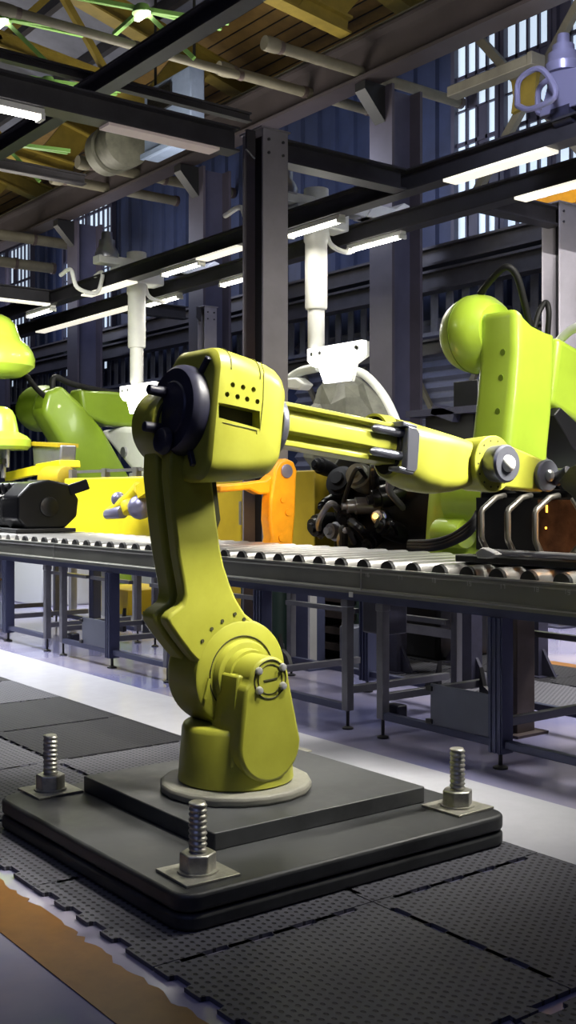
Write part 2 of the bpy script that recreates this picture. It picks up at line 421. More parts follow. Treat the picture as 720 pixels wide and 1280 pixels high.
# forearm frame
TH = math.radians(6.2); O = Vector((.065, -.1, 1.54)); U = Vector((0, math.cos(TH), -math.sin(TH))); W = Vector((0, math.sin(TH), math.cos(TH))); V = Vector((1, 0, 0))
def fa(u, v, w): return O+U*u+V*v+W*w
S = []
for u, v, w0, w1, r in ((-.130, .105, -.225, .185, .06), (-.127, .120, -.24, .20, .07), (-.115, .134, -.252, .214, .075), (-.095, .139, -.256, .218, .078), (.02, .139, -.238, .207, .078), (.10, .138, -.222, .196, .078), (.135, .136, -.212, .186, .078), (.16, .131, -.198, .170, .075), (.178, .12, -.178, .148, .07), (.187, .105, -.155, .122, .06)):
    S.append(rrect(fa(u, 0, 0), V, W, (-v-.055, v), (w0, w1), r, 7))
eh = MB().loft(S).build('elbow_housing', Y_, R, sharp=50)
c = MB()
def onx(px, py, x=.204): return at(px, py, 'X', x)
a = onx(275, 508); a2 = onx(326, 533); 
q = [onx(274, 503), onx(325, 514), onx(325, 536), onx(274, 522)]
c.prism([(p.y, p.z) for p in q], YZ, .155, .30)
for px, py in ((291, 481), (304, 484), (317, 487), (284, 493), (297, 496), (309, 499), (322, 502)):
    p = onx(px, py); c.cyl((.165, p.y, p.z), (.3, p.y, p.z), .0095, n=12)
cut(eh, c)
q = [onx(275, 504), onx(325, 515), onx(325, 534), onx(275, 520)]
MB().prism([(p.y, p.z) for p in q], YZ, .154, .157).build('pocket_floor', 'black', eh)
def seam(pl, r=.0018, x=.2045, name='seam', m='seam'):
    MB().tube([at(px, py, 'X', x) for px, py in pl], r, 6).build(name, m, eh)
seam([(278, 528), (300, 533), (321, 538), (321, 543)])
seam([(325, 538), (329, 500), (330, 465), (326, 452)])
# round the housing: two raised seams across the top
for u in (-.075, .05):
    pl = [p for p in rrect(fa(u, 0, 0), V, W, (-.19, .1405), (-.2, .2175 if u < 0 else .204), .079, 7)][:9]
    MB().tube(pl, .0022, 6).build('seam', 'seam', eh)
rc = MB().lathe(fa(-.128, -.05, -.005), -U, [(0, .162), (.03, .162), (.045, .158), (.058, .145), (.060, .10), (.066, .095), (.070, .04)], 48).build('rear_cap', 'dark_cap', R)
rc['label'] = 'dark blue black round rear cap'
MB().bar(fa(-.128, -.14, -.19), fa(-.128, -.02, -.02), .03, .06, (0, 1, 0)).build('cap_lug', 'dark_cap', rc, bevel=.004)
for (v0, w0, v1, w1) in ((.045, .125, .085, .175), (.02, -.15, .05, -.20)):
    MB().bar(fa(-.135, v0, w0), fa(-.135, v1, w1), .02, .022, (0, 1, 0)).build('cap_lug', 'dark_cap', rc, bevel=.004)
for v0, w0 in ((-.085, .055), (-.09, -.075)):
    MB().cyl(fa(-.185, v0, w0), fa(-.265, v0, w0), .020, .018, 16, ch=.004).build('connector', 'dark_cap', rc)
MB().cyl(fa(-.19, -.05, -.12), fa(-.225, -.05, -.12), .05, .045, 20, ch=.01).build('motor_cap', 'dark_cap', rc)
MB().lathe(fa(.18, 0, -.015), U, [(0, .128), (.012, .13), (.03, .122), (.036, .105)], 40).build('forearm_ring', 'hub_grey', R)
# the beam like forearm tube
h = .080
P = [(-.062, h), (.066, h), (.066, .064), (.046, .058), (.046, .036), (.068, .028), (.070, 0), (.068, -.026), (.044, -.034), (.044, -.056), (.066, -.062), (.066, -h), (-.062, -h)]
MB().prism(P, lambda p, q, t: fa(t, p, q), .20, .83).build('forearm_tube', Y_, R, bevel=.003)
S = []
for u, v, w0, w1, r in ((.800, .086, -.130, .100, .085), (.806, .092, -.138, .108, .09), (.87, .093, -.158, .105, .08), (.95, .092, -.170, .096, .07), (1.05, .088, -.168, .088, .06), (1.14, .080, -.150, .082, .055), (1.22, .068, -.125, .076, .05), (1.30, .055, -.095, .065, .045)):
    S.append(rrect(fa(u, .008, 0), V, W, (-v, v), (w0, w1), r, 7))
wc = MB().loft(S).build('wrist_casting', Y_, R, sharp=50)
MB().prism([(p.x-.065, 0) for p in []] or [(.078*math.cos(a*PI/12), -.015+.105*math.sin(a*PI/12)) for a in range(24)], lambda p, q, t: fa(t, p+.008, q), .785, .803).build('mouth_shade', 'black', wc)  # black disc standing for the shade inside the hollow mouth
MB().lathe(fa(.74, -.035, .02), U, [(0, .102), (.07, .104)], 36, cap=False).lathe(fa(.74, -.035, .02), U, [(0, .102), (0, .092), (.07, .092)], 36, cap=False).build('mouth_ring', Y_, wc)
MB().lathe(fa(.765, -.035, .02), U, [(0, .092), (.01, .092)], 36).build('mouth_shade', 'black', wc)  # second black disc, painted shade within the ring
# clamp on the camera side of the casting and its two rods
cl = MB()
cl.prism([(.795, .072), (.84, .07), (.862, .052), (.862, -.092), (.845, -.108), (.80, -.106)], lambda p, q, t: fa(p, t, q), .086, .118)
cl.prism([(.765, .088), (.845, .08), (.845, .066), (.765, .066)], lambda p, q, t: fa(p, t, q), .05, .116)
cl.prism([(.765, -.108), (.845, -.116), (.845, -.098), (.765, -.090)], lambda p, q, t: fa(p, t, q), .05, .116)
cm = cl.build('clamp', 'hub_grey', R, bevel=.005); cm['label'] = 'grey metal clamp'
for w in (.044, -.046):
    MB().lathe(fa(.64, .078, w), U, [(0, .006), (.012, .014), (.03, .018), (.17, .018)], 16).build('clamp_rod', 'hub_grey', cm)
J5 = Vector((.17, 1.205, 1.385))
MB().lathe(J5-V*.15, V, [(0, .10), (.006, .113), (.12, .120), (.146, .120), (.15, .116)], 48).build('wrist_disc', Y_, R)
bc = MB()
for k in range(14):
    a = 2*PI*k/14; p = J5+Vector((-.001, .099*math.cos(a), .099*math.sin(a))); bc.cyl(p, p+V*.003, .0045, n=8)
bc.build('bolt_circle', 'groove', R)
hb = MB().lathe(J5, V, [(0, .076), (.05, .080), (.066, .080), (.076, .072), (.076, .04)], 40).build('wrist_hub', 'hub_grey', R)
hb['label'] = 'grey metal wrist hub'
MB().dome(J5+V*.076, V, .036, .026).build('hub_dome', 'white_paint', hb)
LP = [(1.20, 1.485), (1.30, 1.475), (1.545, 1.412), (1.60, 1.39), (1.625, 1.34), (1.60, 1.285), (1.54, 1.268), (1.20, 1.29)]
MB().prism(LP, YZ, .055, .150).build('wrist_link', Y_, R, bevel=.012, seg=3)
E6 = Vector((.150, 1.55, 1.340))
ed = MB().lathe(E6, V, [(0, .069), (.02, .072), (.028, .066), (.028, .03)], 32).build('end_disc', 'hub_grey', R); ed['label'] = 'grey round end disc'
MB().lathe(E6+V*.026, V, [(0, .026), (.01, .026), (.014, .02), (.02, .014)], 20).build('end_nut', 'pale_metal', ed)
MB().cyl(fa(1.62, .04, .0), fa(1.665, .04, .0), .04, n=24, ch=.005).build('tool_flange', 'hub_grey', R)

# ================================================================== ROLLER CONVEYOR
CV = thing('roller_conveyor', 'long roller conveyor with dull grey side rail running behind the yellow robot', 'conveyor', (-3.5, 1.9, 0))
X0, X1 = -9.6, 2.4
MB().prism([(1.50, .735), (1.50, .755), (1.512, .765), (1.512, .845), (1.50, .855), (1.50, .872), (1.56, .872), (1.56, .866), (1.535, .86), (1.535, .735)], YZ, X0, X1).build('side_rail', 'rail', CV)
MB().prism([(2.44, .735), (2.44, .872), (2.40, .872), (2.40, .735)], YZ, X0, X1).build('side_rail', 'rail', CV)
MB().bx(X0, X1, 1.497, 1.535, .868, .876).build('rail_edge', 'rail_edge', CV)
MB().bx(X0, X1, 1.498, 1.512, .750, .756).build('rail_edge', 'rail_edge', CV)
MB().bx(X0, X1, 1.515, 1.60, .695, .735).build('under_beam', 'blue_profile', CV)
MB().bx(X0, X1, 2.34, 2.42, .695, .735).build('under_beam', 'blue_profile', CV)
pitch = .187; k = 0; x = X1-.09; rol = None
while x > X0+.05:
    if rol is None:
        rol = MB().lathe((0, 1.555, 0), (0, 1, 0), [(0, .036), (.004, .050), (.02, .052), (.80, .052), (.826, .050), (.83, .036)], 28).build('roller', 'roller', CV, local=True)
        cp = MB().lathe((0, 1.536, 0), (0, 1, 0), [(0, .030), (.004, .047), (.028, .047)], 24).build('roller_end', 'black', rol, local=True)
        rol.location = (x+3.5, -1.9, .868)
    else:
        c = rol.copy(); COL.objects.link(c); c.parent = CV; c.location = (x+3.5, -1.9, .868)
        if x > -5.5:
            e = cp.copy(); COL.objects.link(e); e.parent = c
    x -= pitch
# joint plates and stencilled numbers on the rail
for xj in (-1.02, -4.70):
    MB().bx(xj-.004, xj+.004, 1.4975, 1.501, .757, .868).build('joint_line', 'rail_edge', CV)
SEG = {'0': 'abcdef', '1': 'bc', '2': 'abged', '3': 'abgcd', '4': 'fgbc', '5': 'afgcd', '6': 'afgedc', '7': 'abc', '8': 'abcdefg', '9': 'abcdfg'}
def digit(mb, ch, x, z, w=.010, h=.018, y=1.4995, t=.0022):
    s = {'a': (0, h, w, h), 'g': (0, h/2, w, h/2), 'd': (0, 0, w, 0), 'f': (0, h/2, 0, h), 'b': (w, h/2, w, h), 'e': (0, 0, 0, h/2), 'c': (w, 0, w, h/2)}
    for k in SEG[ch]:
        a, b_, c_, d_ = s[k]; mb.bar((x+a-(t/2 if a != c_ else 0), y, z+b_), (x+c_, y, z+d_+(t if b_ != d_ else 0)), .0012, t, (0, 0, 1)if a != c_ else (1, 0, 0))
for j, num in enumerate(('16', '17', '18', '19', '17', '18', '19')):
    p = at((459, 500, 542, 586, 628, 670, 709)[j], 725, 'Y', 1.4995)
    m = MB(); digit(m, num[0], p.x-.018, .8); digit(m, num[1], p.x+.004, .8)
    for i in range(len(m.v)): m.v[i].z += .030
    m.build('stencil_number', 'ink', CV, smooth=False)
MB().bx(-1.115, -1.085, 1.496, 1.50, .715, .742).build('rail_tag', 'white_paint', CV)

# support frames under the conveyor
def post(mb, x, y, w, z0=.10, z1=.694):
    mb.bx(x-w/2, x+w/2, y-w/2, y+w/2, z0, z1)
def make_frame():
    t = thing('conveyor_stand', '', 'conveyor stand', (0, 1.95, 0), 0, 'stands under the conveyor')
    for y in (-.36, .47):
        for x in (-.80, .78):
            m = MB(); post(m, x, y, .048); m.bx(x-.028, x+.028, y-.028, y+.028, .655, .694)
            o = m.build('post', 'grey_profile', t, bevel=.004, local=True)
            f = MB().cyl((x, y, .012), (x, y, .11), .009, n=10).lathe((x, y, 0), (0, 0, 1), [(0, .03), (.008, .03), (.016, .012)], 16)
            f.build('foot', 'black', o, local=True)
        m = MB(); w = .085; x = 0
        m.bx(x-w/2, x+w/2, y-w/2+.006, y+w/2-.006, .075, .694)
        for k in (-1, 0, 1): m.bx(x+k*.028-.007, x+k*.028+.007, y-w/2, y+w/2, .075, .694)
        o = m.build('centre_post', 'blue_profile', t, local=True)
        f = MB().cyl((x, y, .012), (x, y, .08), .010, n=10).lathe((x, y, 0), (0, 0, 1), [(0, .035), (.008, .035), (.016, .014)], 16)
        f.build('foot', 'black', o, local=True)
        MB().bx(-.776, -.043, y-.02, y+.02, .098, .135).build('bottom_rail', 'blue_profile', t, bevel=.003, local=True)
        MB().bx(.043, .756, y-.02, y+.02, .098, .135).build('bottom_rail', 'blue_profile', t, bevel=.003, local=True)
    for x in (-.80, .78, 0):
        MB().bx(x-.018, x+.018, -.336, .396, .19, .23).build('cross_rail', 'grey_profile', t, bevel=.003, local=True)
    MB().bx(-.776, -.04, .40, .44, .50, .53).build('cross_rail', 'grey_profile', t, local=True)
    MB().bx(.04, .756, .40, .44, .50, .53).build('cross_rail', 'grey_profile', t, local=True)
    p = MB().bx(-.43, -.044, -.385, -.373, .135, .335).build('cover_panel', 'blue_grey_sheet', t, bevel=.003, local=True)
    for z in (.15, .31): MB().bx(-.452, -.412, -.398, -.37, z-.012, z+.012).build('panel_clip', 'black', p, bevel=.004, local=True)
    for x, s in ((-.78, 1), (.76, -1)):
        MB().prism([(x, .10), (x+s*.13, .10), (x+s*.10, .16), (x+s*.03, .20), (x, .30)], XZ, .34, .37).build('gusset', 'black', t, local=True)
    for x, s in ((-.78, 1),):
        MB().bx(x-.05, x+.05, -.32, -.25, .10, .17).build('gear_box', 'dark_cap', t, bevel=.01, local=True)
    return t
fr = make_frame()
for i, (x, lab) in enumerate(((-.01, 'right one of the aluminium conveyor stands, close to the right anchor bolt'), (-1.87, 'aluminium conveyor stand just right of the yellow robot base'), (-3.73, 'aluminium conveyor stand just left of the yellow robot arm'), (-5.60, 'aluminium conveyor stand at the left edge of the view'), (1.85, 'aluminium conveyor stand beyond the right edge'))):
    if i == 4: continue
    o = fr if i == 0 else copy_tree(fr)
    o.location = (x-.085, 1.90, 0); o['label'] = lab
MB_ = MB().bx(-1.24, -1.05, 1.70, 1.86, .50, .69); tag(MB_.build('drive_box', 'dark_cap', bevel=.01), 'dark drive box under the conveyor rail right of the robot base', 'gearbox')

# pillars and cabinets seen below the conveyor
def pillar(x0, x1, y0, y1, z, m, name, lab, edge=None):
    t = thing(name, lab, 'pillar', ((x0+x1)/2, (y0+y1)/2, 0))
    MB().bx(x0, x1, y0, y1, .014, z-.002).build('shaft', m, t, bevel=.004)
    MB().bx(x0-.05, x1+.05, y0-.05, y1+.05, 0, .014).build('foot_plate', m, t)
    if edge: MB().bx(x1-.02, x1+.003, y0-.004, y0+.06, .014, z).build('edge_strip', edge, t)
pillar(-.66, -.50, 2.12, 2.26, .69, 'brown_steel', 'support_pillar', 'brown steel pillar standing under the conveyor right of the blue post')
pillar(-3.08, -2.86, 2.62, 2.76, .80, 'blue_profile', 'support_pillar', 'dark blue pillar with a bright edge behind the conveyor, right of the robot shoulder', 'pale_metal')
# ================================================================== WALLS, WINDOWS, ROOF
WY = 8.3
def corr_wall(x0, x1, y, z0, z1, name, m, pitch=.42, dep=.05):
    P = []; x = x0; k = 0
    while x < x1:
        P += [(x, y), (x+pitch*.62, y), (x+pitch*.68, y-dep), (x+pitch*.94, y-dep)]; x += pitch
    P.append((x1, y)); Q = P+[(x1, y+.2), (x0, y+.2)]
    return struct(MB().prism(Q, XY, z0, z1).build(name, m, smooth=False))
corr_wall(-32, 8, WY, 0, 8.6, 'wall_back', 'wall_blue')
struct(MB().bx(-32.2, -32, -8, WY+.2, 0, 12).build('wall_left', 'wall_blue'))
struct(MB().bx(8, 8.2, -8, WY+.2, 0, 12).build('wall_right', 'wall_blue'))
struct(MB().bx(-32.2, 8.2, -8.2, -8, 0, 12).build('wall_front', 'wall_blue'))
def roofz(y): return 7.75+.26*(WY-y)
struct(MB().add([(-32, 6.6, roofz(6.6)), (8, 6.6, roofz(6.6)), (8, 8.5, roofz(8.5)), (-32, 8.5, roofz(8.5)), (-32, 6.6, roofz(6.6)+.1), (8, 6.6, roofz(6.6)+.1), (8, 8.5, roofz(8.5)+.1), (-32, 8.5, roofz(8.5)+.1)],
   [(0,1,2,3),(7,6,5,4),(0,4,5,1),(1,5,6,2),(2,6,7,3),(3,7,4,0)]).build('ceiling', 'deck_ochre', smooth=False))
y_r = -3.0
struct(MB().add([(-32, y_r, roofz(y_r)), (8, y_r, roofz(y_r)), (8, 6.6, roofz(6.6)), (-32, 6.6, roofz(6.6)), (-32, -8.1, roofz(y_r)-1.3), (8, -8.1, roofz(y_r)-1.3)], [(0,1,2,3),(4,5,1,0)]).build('ceiling', 'deck_grey', smooth=False))
m = MB(); 
for k in range(9):
    y = 6.75+k*.2
    m.bar((-32, y, roofz(y)-.004), (8, y, roofz(y)-.004), .018, .012)
struct(m.build('trim_4', 'black', smooth=False))
for k in range(8):      # purlins along the hall
    y = 5.9-k*1.05; 
    p = MB().bar((-31.9, y, roofz(y)-.10), (7.9, y, roofz(y)-.10), .10, .18).build('roof_purlin', 'beam'); tag(p, 'dark purlin running the length of the hall under the grey roof sheets', 'purlin', 'purlins under the grey roof')
rx = [-3.2+k*-3.7 for k in range(6)]
rl = ['nearest, at the top centre above the gantry', 'second from the camera, above the central column', 'third from the camera', 'fourth from the camera', 'fifth from the camera', 'farthest from the camera']
for k, x in enumerate(rx):
    t = thing('roof_truss', 'ochre painted roof truss, '+rl[k], 'truss', (x, 3, roofz(3)-.45), 0, 'ochre roof trusses')
    def rz(y, o): return (x, y, roofz(y)-o)
    MB().ibeam(rz(-4, .42), rz(8.2, .42), .26, .34, .03, .03).build('top_chord', 'truss', t)
    MB().ibeam((x, -2, 7.9), (x, 6.4, 6.95), .20, .22, .03, .03).build('bottom_chord', 'truss', t)
    for y in (-.5, 1.5, 3.5, 5.2):
        zb = 7.9+(y+2)*(6.95-7.9)/8.4
        MB().bar((x, y, zb), rz(y+.9, .5), .09, .09).build('web_brace', 'truss', t); MB().bar((x, y, zb), rz(y-.9, .5), .09, .09).build('web_brace', 'truss', t)
    MB().prism([(6.2, 6.9), (6.9, roofz(6.9)-.4), (6.3, roofz(6.3)-.4), (5.6, 6.95)], YZ, x-.03, x+.03).build('gusset', 'truss', t)

wn = 0
def window(x0, x1, z0, z1, cw=.185, rh=.42, parts=True):
    global wn; wn += 1
    f = MB(); y = WY-.10
    for a, b_, c_, d_ in ((x0-.06, x1+.06, z0-.06, z0), (x0-.06, x1+.06, z1, z1+.06), (x0-.06, x0, z0, z1), (x1, x1+.06, z0, z1)): f.bx(a, b_, y-.05, y+.09, c_, d_)
    o = struct(f.build('window_%d' % wn, 'column_dark', smooth=False))
    MB().bx(x0, x1, y+.03, y+.04, z0, z1).build('pane', 'pane', o, smooth=False)
    g = MB(); n = max(2, round((x1-x0)/cw)); mrow = max(2, round((z1-z0)/rh))
    for i in range(1, n): xx = x0+(x1-x0)*i/n; g.bx(xx-.017, xx+.017, y-.01, y+.028, z0, z1)
    for i in range(1, mrow): zz = z0+(z1-z0)*i/mrow; h_ = .05 if i % 2 == 0 else .02; g.bx(x0, x1, y-.01, y+.028, zz-h_/2, zz+h_/2)
    rr = random.Random(wn)
    for i in range(n):
        for j in range(mrow):
            if rr.random() < .10:
                xx = x0+(x1-x0)*i/n; zz = z0+(z1-z0)*j/mrow; g.bx(xx, xx+(x1-x0)/n, y+.01, y+.029, zz, zz+(z1-z0)/mrow)
    g.build('mullions', 'column_dark', o, smooth=False)
for a, b_, z0, z1 in ((-6.80, -6.10, 4.1, 7.55), (-5.95, -5.27, 4.1, 7.55), (-5.13, -4.45, 4.1, 7.55), (-4.3, -3.6, 4.1, 7.55),
                      (-18.3, -17.3, 3.8, 7.45), (-17.2, -16.2, 3.8, 7.45), (-22.6, -21.4, 3.8, 7.0), (-21.2, -20.0, 3.8, 7.0)):
    window(a, b_, z0, z1)
# ribbed cladding of the lower wall, slatted shutters
for i, (x0, x1) in enumerate(((-12.2, -11.2), (-10.2, -8.2), (-7.9, -5.9), (-5.6, -3.6))):
    t = thing('wall_shutter', ('leftmost', 'second from the left', 'second from the right', 'rightmost')[i]+' grey blue ribbed shutter with crossed braces on the lower back wall', 'shutter', ((x0+x1)/2, WY-.08, 1), 0, 'ribbed shutters on the back wall')
    P = []; z = .4
    while z < 3.55: P += [(WY-.10, z), (WY-.16, z+.05), (WY-.10, z+.12)]; z += .14
    P += [(WY-.10, z), (WY-.052, z), (WY-.052, .4)]
    MB().prism(P, YZ, x0, x1).build('slats', 'slat', t, smooth=False)
    MB().bar((x0+.1, WY-.2, .6), (x1-.1, WY-.2, 3.4), .07, .05, (0, 1, 0)).build('cross_brace', 'pipe', t)
    MB().bar((x1-.1, WY-.2, .6), (x0+.1, WY-.2, 3.4), .07, .05, (0, 1, 0)).build('cross_brace', 'pipe', t)
# row of verticals (railing like panelling) along the middle of the wall
for z0, z1, sx in ((3.35, 3.95, .28),):
    for k, (xa, xb) in enumerate(((-30, -12.3), (-12.1, -2.5))):
        t = thing('walkway_railing', ('left ' if k == 0 else 'right ')+'stretch of grey blue walkway railing on the back wall below the long girders', 'railing', (xa, WY-.3, z0))
        MB().bx(xa, xb, WY-.34, WY-.28, z1-.05, z1).build('top_rail', 'slat', t); MB().bx(xa, xb, WY-.34, WY-.28, z0, z0+.05).build('bottom_rail', 'slat', t)
        g = MB(); x = xa
        while x < xb: g.bx(x, x+.12, WY-.32, WY-.30, z0+.05, z1-.05); x += sx
        o = g.build('bars', 'slat', t, smooth=False)
# long girders in front of the wall
for i, (px, py, hh, lab) in enumerate(((360, 366, .24, 'upper long dark girder in front of the back wall'), (360, 392, .26, 'lower long dark girder in front of the back wall'), (520, 438, .2, 'lowest dark girder on the back wall behind the lime robot head'))):
    z = at(px, py, 'Y', 7.5).z
    o = MB().ibeam((-30, 7.5, z), (2 if i < 2 else -1, 7.5, z), .2, hh, .03, .02).build('wall_girder', 'beam', bevel=0); tag(o, lab, 'girder')
# crane columns (H section) and the crane girder
for k, x in enumerate((-2.2, -6.31, -10.42, -14.53, -18.64, -22.75)):
    if k == 0: continue
    t = thing('crane_column', ['', 'tall purple grey crane column right of centre, in front of the navy wall', 'tall crane column left of the central column', 'tall crane column at the far left', 'crane column farther away at the left', 'farthest crane column at the left edge'][k], 'column', (x-.2, 6.85, 0))
    MB().bx(x-.40, x, 6.60, 6.64, 0, 6.15).build('flange', 'column_far', t); MB().bx(x-.40, x, 7.06, 7.10, 0, 6.15).build('flange', 'column_far', t)
    MB().bx(x-.22, x-.18, 6.64, 7.06, 0, 6.15).build('web', 'column_dark', t)
    MB().prism([(6.60, 5.72), (6.60, 6.15), (6.28, 6.15), (6.28, 6.05)], YZ, x-.30, x-.12).build('corbel', 'black', t)
    MB().bx(x-.45, x+.05, 6.55, 7.15, 0, .03).build('foot_plate', 'column_dark', t)
t = thing('crane_girder', 'deep brown grey crane girder rising to the top right across the hall', 'girder', (-14, 6.4, 6.2))
MB().ibeam((-31, 6.4, 6.42), (4, 6.4, 6.42), .30, .50, .04, .03).build('girder', 'girder_brown', t)
MB().bx(-31, 4, 6.33, 6.47, 6.67, 6.76).build('crane_rail', 'pipe', t)

# ================================================================== GANTRY FRAME
HG = 4.0; BH = .18; BW = .16
YB = 4.19; YC = 5.06; XF = (-3.5, -10.35)
def gbeam(a, b_, lab, name='gantry_beam'):
    o = MB().ibeam(a, b_, BW, BH, .016, .014).build(name, 'beam'); return tag(o, lab, 'steel beam', 'dark gantry beams')
zc = HG-BH/2
gbeam((XF[0], -4.0, zc), (XF[0], 2.40, zc), 'gantry beam from the top left corner to the central column')
gbeam((XF[0], 2.72, zc), (XF[0], YB-.09, zc), 'short gantry beam running right from the top of the central column')
gbeam((XF[1], -2.0, zc), (XF[1], YB-.09, zc), 'gantry beam at the left edge, half way up the picture')
gbeam((-28, YB, zc), (1.8, YB, zc), 'long gantry beam nearer the camera, rising to the right edge')
gbeam((-28, YC, zc), (1.8, YC, zc), 'long gantry beam behind the nearer one, carrying lamps')
gbeam((XF[0], YC+.09, zc), (XF[0], 6.12, zc), 'short gantry beam joining the right column')
gbeam((XF[1], YC+.09, zc), (XF[1], 6.25, zc), 'short gantry beam joining the small distant column')
def gcolumn(px0, pxc, px1, xf, lab, ztop=4.03, openside='Y'):
    X1_ = xf+.11; Ya = at(pxc, 300, 'X', X1_).y; Yb = at(px1, 300, 'X', X1_).y; X0_ = at(px0, 300, 'Y', Ya).x
    t = thing('gantry_column', lab, 'column', ((X0_+X1_)/2, (Ya+Yb)/2, 0))
    MB().bx(X1_-.018, X1_, Ya, Yb, .02, ztop).build('flange', 'column', t, bevel=.002); MB().bx(X0_, X0_+.018, Ya, Yb, .02, ztop).build('flange', 'column', t, bevel=.002)
    MB().bx(X0_+.018, X1_-.018, (Ya+Yb)/2-.01, (Ya+Yb)/2+.01, .02, ztop).build('web', 'black', t)  # web painted black for the deep shade in the open section
    MB().bx(X0_-.06, X1_+.06, Ya-.06, Yb+.06, 0, .02).build('foot_plate', 'column_dark', t)
    MB().bx(X0_-.01, X1_+.01, Ya-.02, Yb+.02, ztop, ztop+.012).build('top_plate', 'column', t)
    MB().prism([(Ya, 3.82), (Ya, 4.03), (Ya-.08, 4.03), (Ya-.08, 3.88)], YZ, xf-.01, xf+.01).build('end_plate', 'beam', t)
    for z in (3.95, 3.85):
        for yy in (Ya+.05, Yb-.05): MB().cyl((X1_, yy, z), (X1_+.012, yy, z), .012, n=6).build('bolt', 'beam', t)
    return t
gcolumn(303, 329, 360, XF[0], 'wide grey gantry column behind the yellow elbow housing')
gcolumn(677, 700, 733, XF[0], 'grey gantry column at the right edge beside the lime robot')
gcolumn(247, 256, 271, XF[1], 'small distant gantry column above the olive robot elbow')

def area(name, loc, size, power, col=(1, 1, 1), rot=(0, 0, 0), sy=None):
    l = bpy.data.lights.new(name, 'AREA'); l.energy = power; l.color = col; l.shape = 'RECTANGLE'; l.size = size; l.size_y = sy or size
    o = bpy.data.objects.new(name, l); COL.objects.link(o); o.location = loc; o.rotation_euler = rot; return o
def tube_lamp(x, y, z, L, lab, along='X', pw=22):
    t = thing('tube_lamp', lab, 'lamp', (x, y, z), 0 if along == 'X' else PI/2, 'fluorescent tubes under the gantry beams')
    MB().bx(-L/2, L/2, -.035, .035, -.02, .02).build('housing', 'white_paint', t, local=True)
    tb = MB().cyl((-L/2+.03, -.016, -.035), (L/2-.03, -.016, -.035), .014, n=12).build('tube', 'tube_on', t, local=True)
    c = tb.copy(); COL.objects.link(c); c.parent = t; c.location.y = .034
    MB().bx(-L/2, -L/2+.03, -.045, .045, -.055, -.01).build('end_cap', 'white_paint', t, local=True)
    MB().bx(L/2-.03, L/2, -.045, .045, -.055, -.01).build('end_cap', 'white_paint', t, local=True)
    if pw: area('tube_light', (x, y, z-.08), L, pw, (1, .96, .85), (0, 0, 0 if along == 'X' else PI/2), .12)
zt = HG-BH-.02
def onB(px, py): return at(px, py, 'Z', zt-.03).x
k = 0
for (xa, xb, y, lab) in ((onB(200, 342), onB(238, 328), YB, 'lit tube lamp under the nearer long beam, above the olive elbow'), (onB(360, 286), onB(386, 277), YB, 'lit tube lamp just right of the central column'),
      (onB(415, 306), onB(475, 293), YC, 'lit tube lamp under the farther long beam, right of the white lift column'), (onB(272, 352), onB(301, 344), YC, 'lit tube lamp under the farther long beam, left of the central column'),
      (onB(65, 399), onB(98, 390), YB, 'lit tube lamp near the lime robot at the left'),
      (onB(195, 383), onB(235, 372), YC, 'lit tube lamp left of the white lift, farther beam')):
    L = min(1.4, max(.8, abs(xb-xa))); tube_lamp((xa+xb)/2, y, zt, L, lab)
tube_lamp(XF[0], .25, zt, 1.2, 'lit tube lamp at the left edge under the near beam', 'Y', 12)
def strip(x0, x1, y, lab, m='flange_glow'):  # glowing strip stands for the lower beam flange lit by the tubes
    o = MB().bx(x0, x1, y-.075, y+.075, HG-BH-.022, HG-BH).build('lit_flange', m); tag(o, lab, 'lit flange', 'painted glow on the lamp-lit gantry beam flanges')
def xB(px, py, y): return at(px, py, 'Y', y).x
strip(xB(562, 212, YB), xB(690, 160, YB), YB, 'long cream strip of painted flange glow under the nearer beam at the upper right')
strip(xB(650, 228, YC), xB(760, 195, YC), YC, 'cream strip of painted flange glow under the farther beam at the right edge')
strip(xB(252, 322, YB), xB(303, 303, YB), YB, 'cream strip of painted flange glow left of the central column')
strip(xB(108, 404, YB), xB(165, 364, YB), YB, 'cream strip of painted flange glow above the lime robot at the left')
strip(xB(50, 425, YC), xB(178, 378, YC), YC, 'cream strip of painted flange glow under the farther beam at the left')
yA = at(130, 150, 'X', XF[0]).y; yA2 = at(268, 183, 'X', XF[0]).y
o = MB().bx(XF[0]-.07, XF[0]+.07, yA, yA2, HG-BH-.02, HG-BH).build('lit_flange', 'flange_glow_dim'); tag(o, 'dim pinkish strip of painted flange glow under the near beam left of the central column', 'lit flange', 'painted glow on the lamp-lit gantry beam flanges')  # dim emission painted for the lit lower flange
o = MB().bx(XF[1]-.07, XF[1]+.07, 1.5, YB-.1, HG-BH-.02, HG-BH).build('lit_flange', 'flange_glow'); tag(o, 'cream strip of painted flange glow under the beam at the left edge', 'lit flange', 'painted glow on the lamp-lit gantry beam flanges')  # emission painted for the lit lower flange

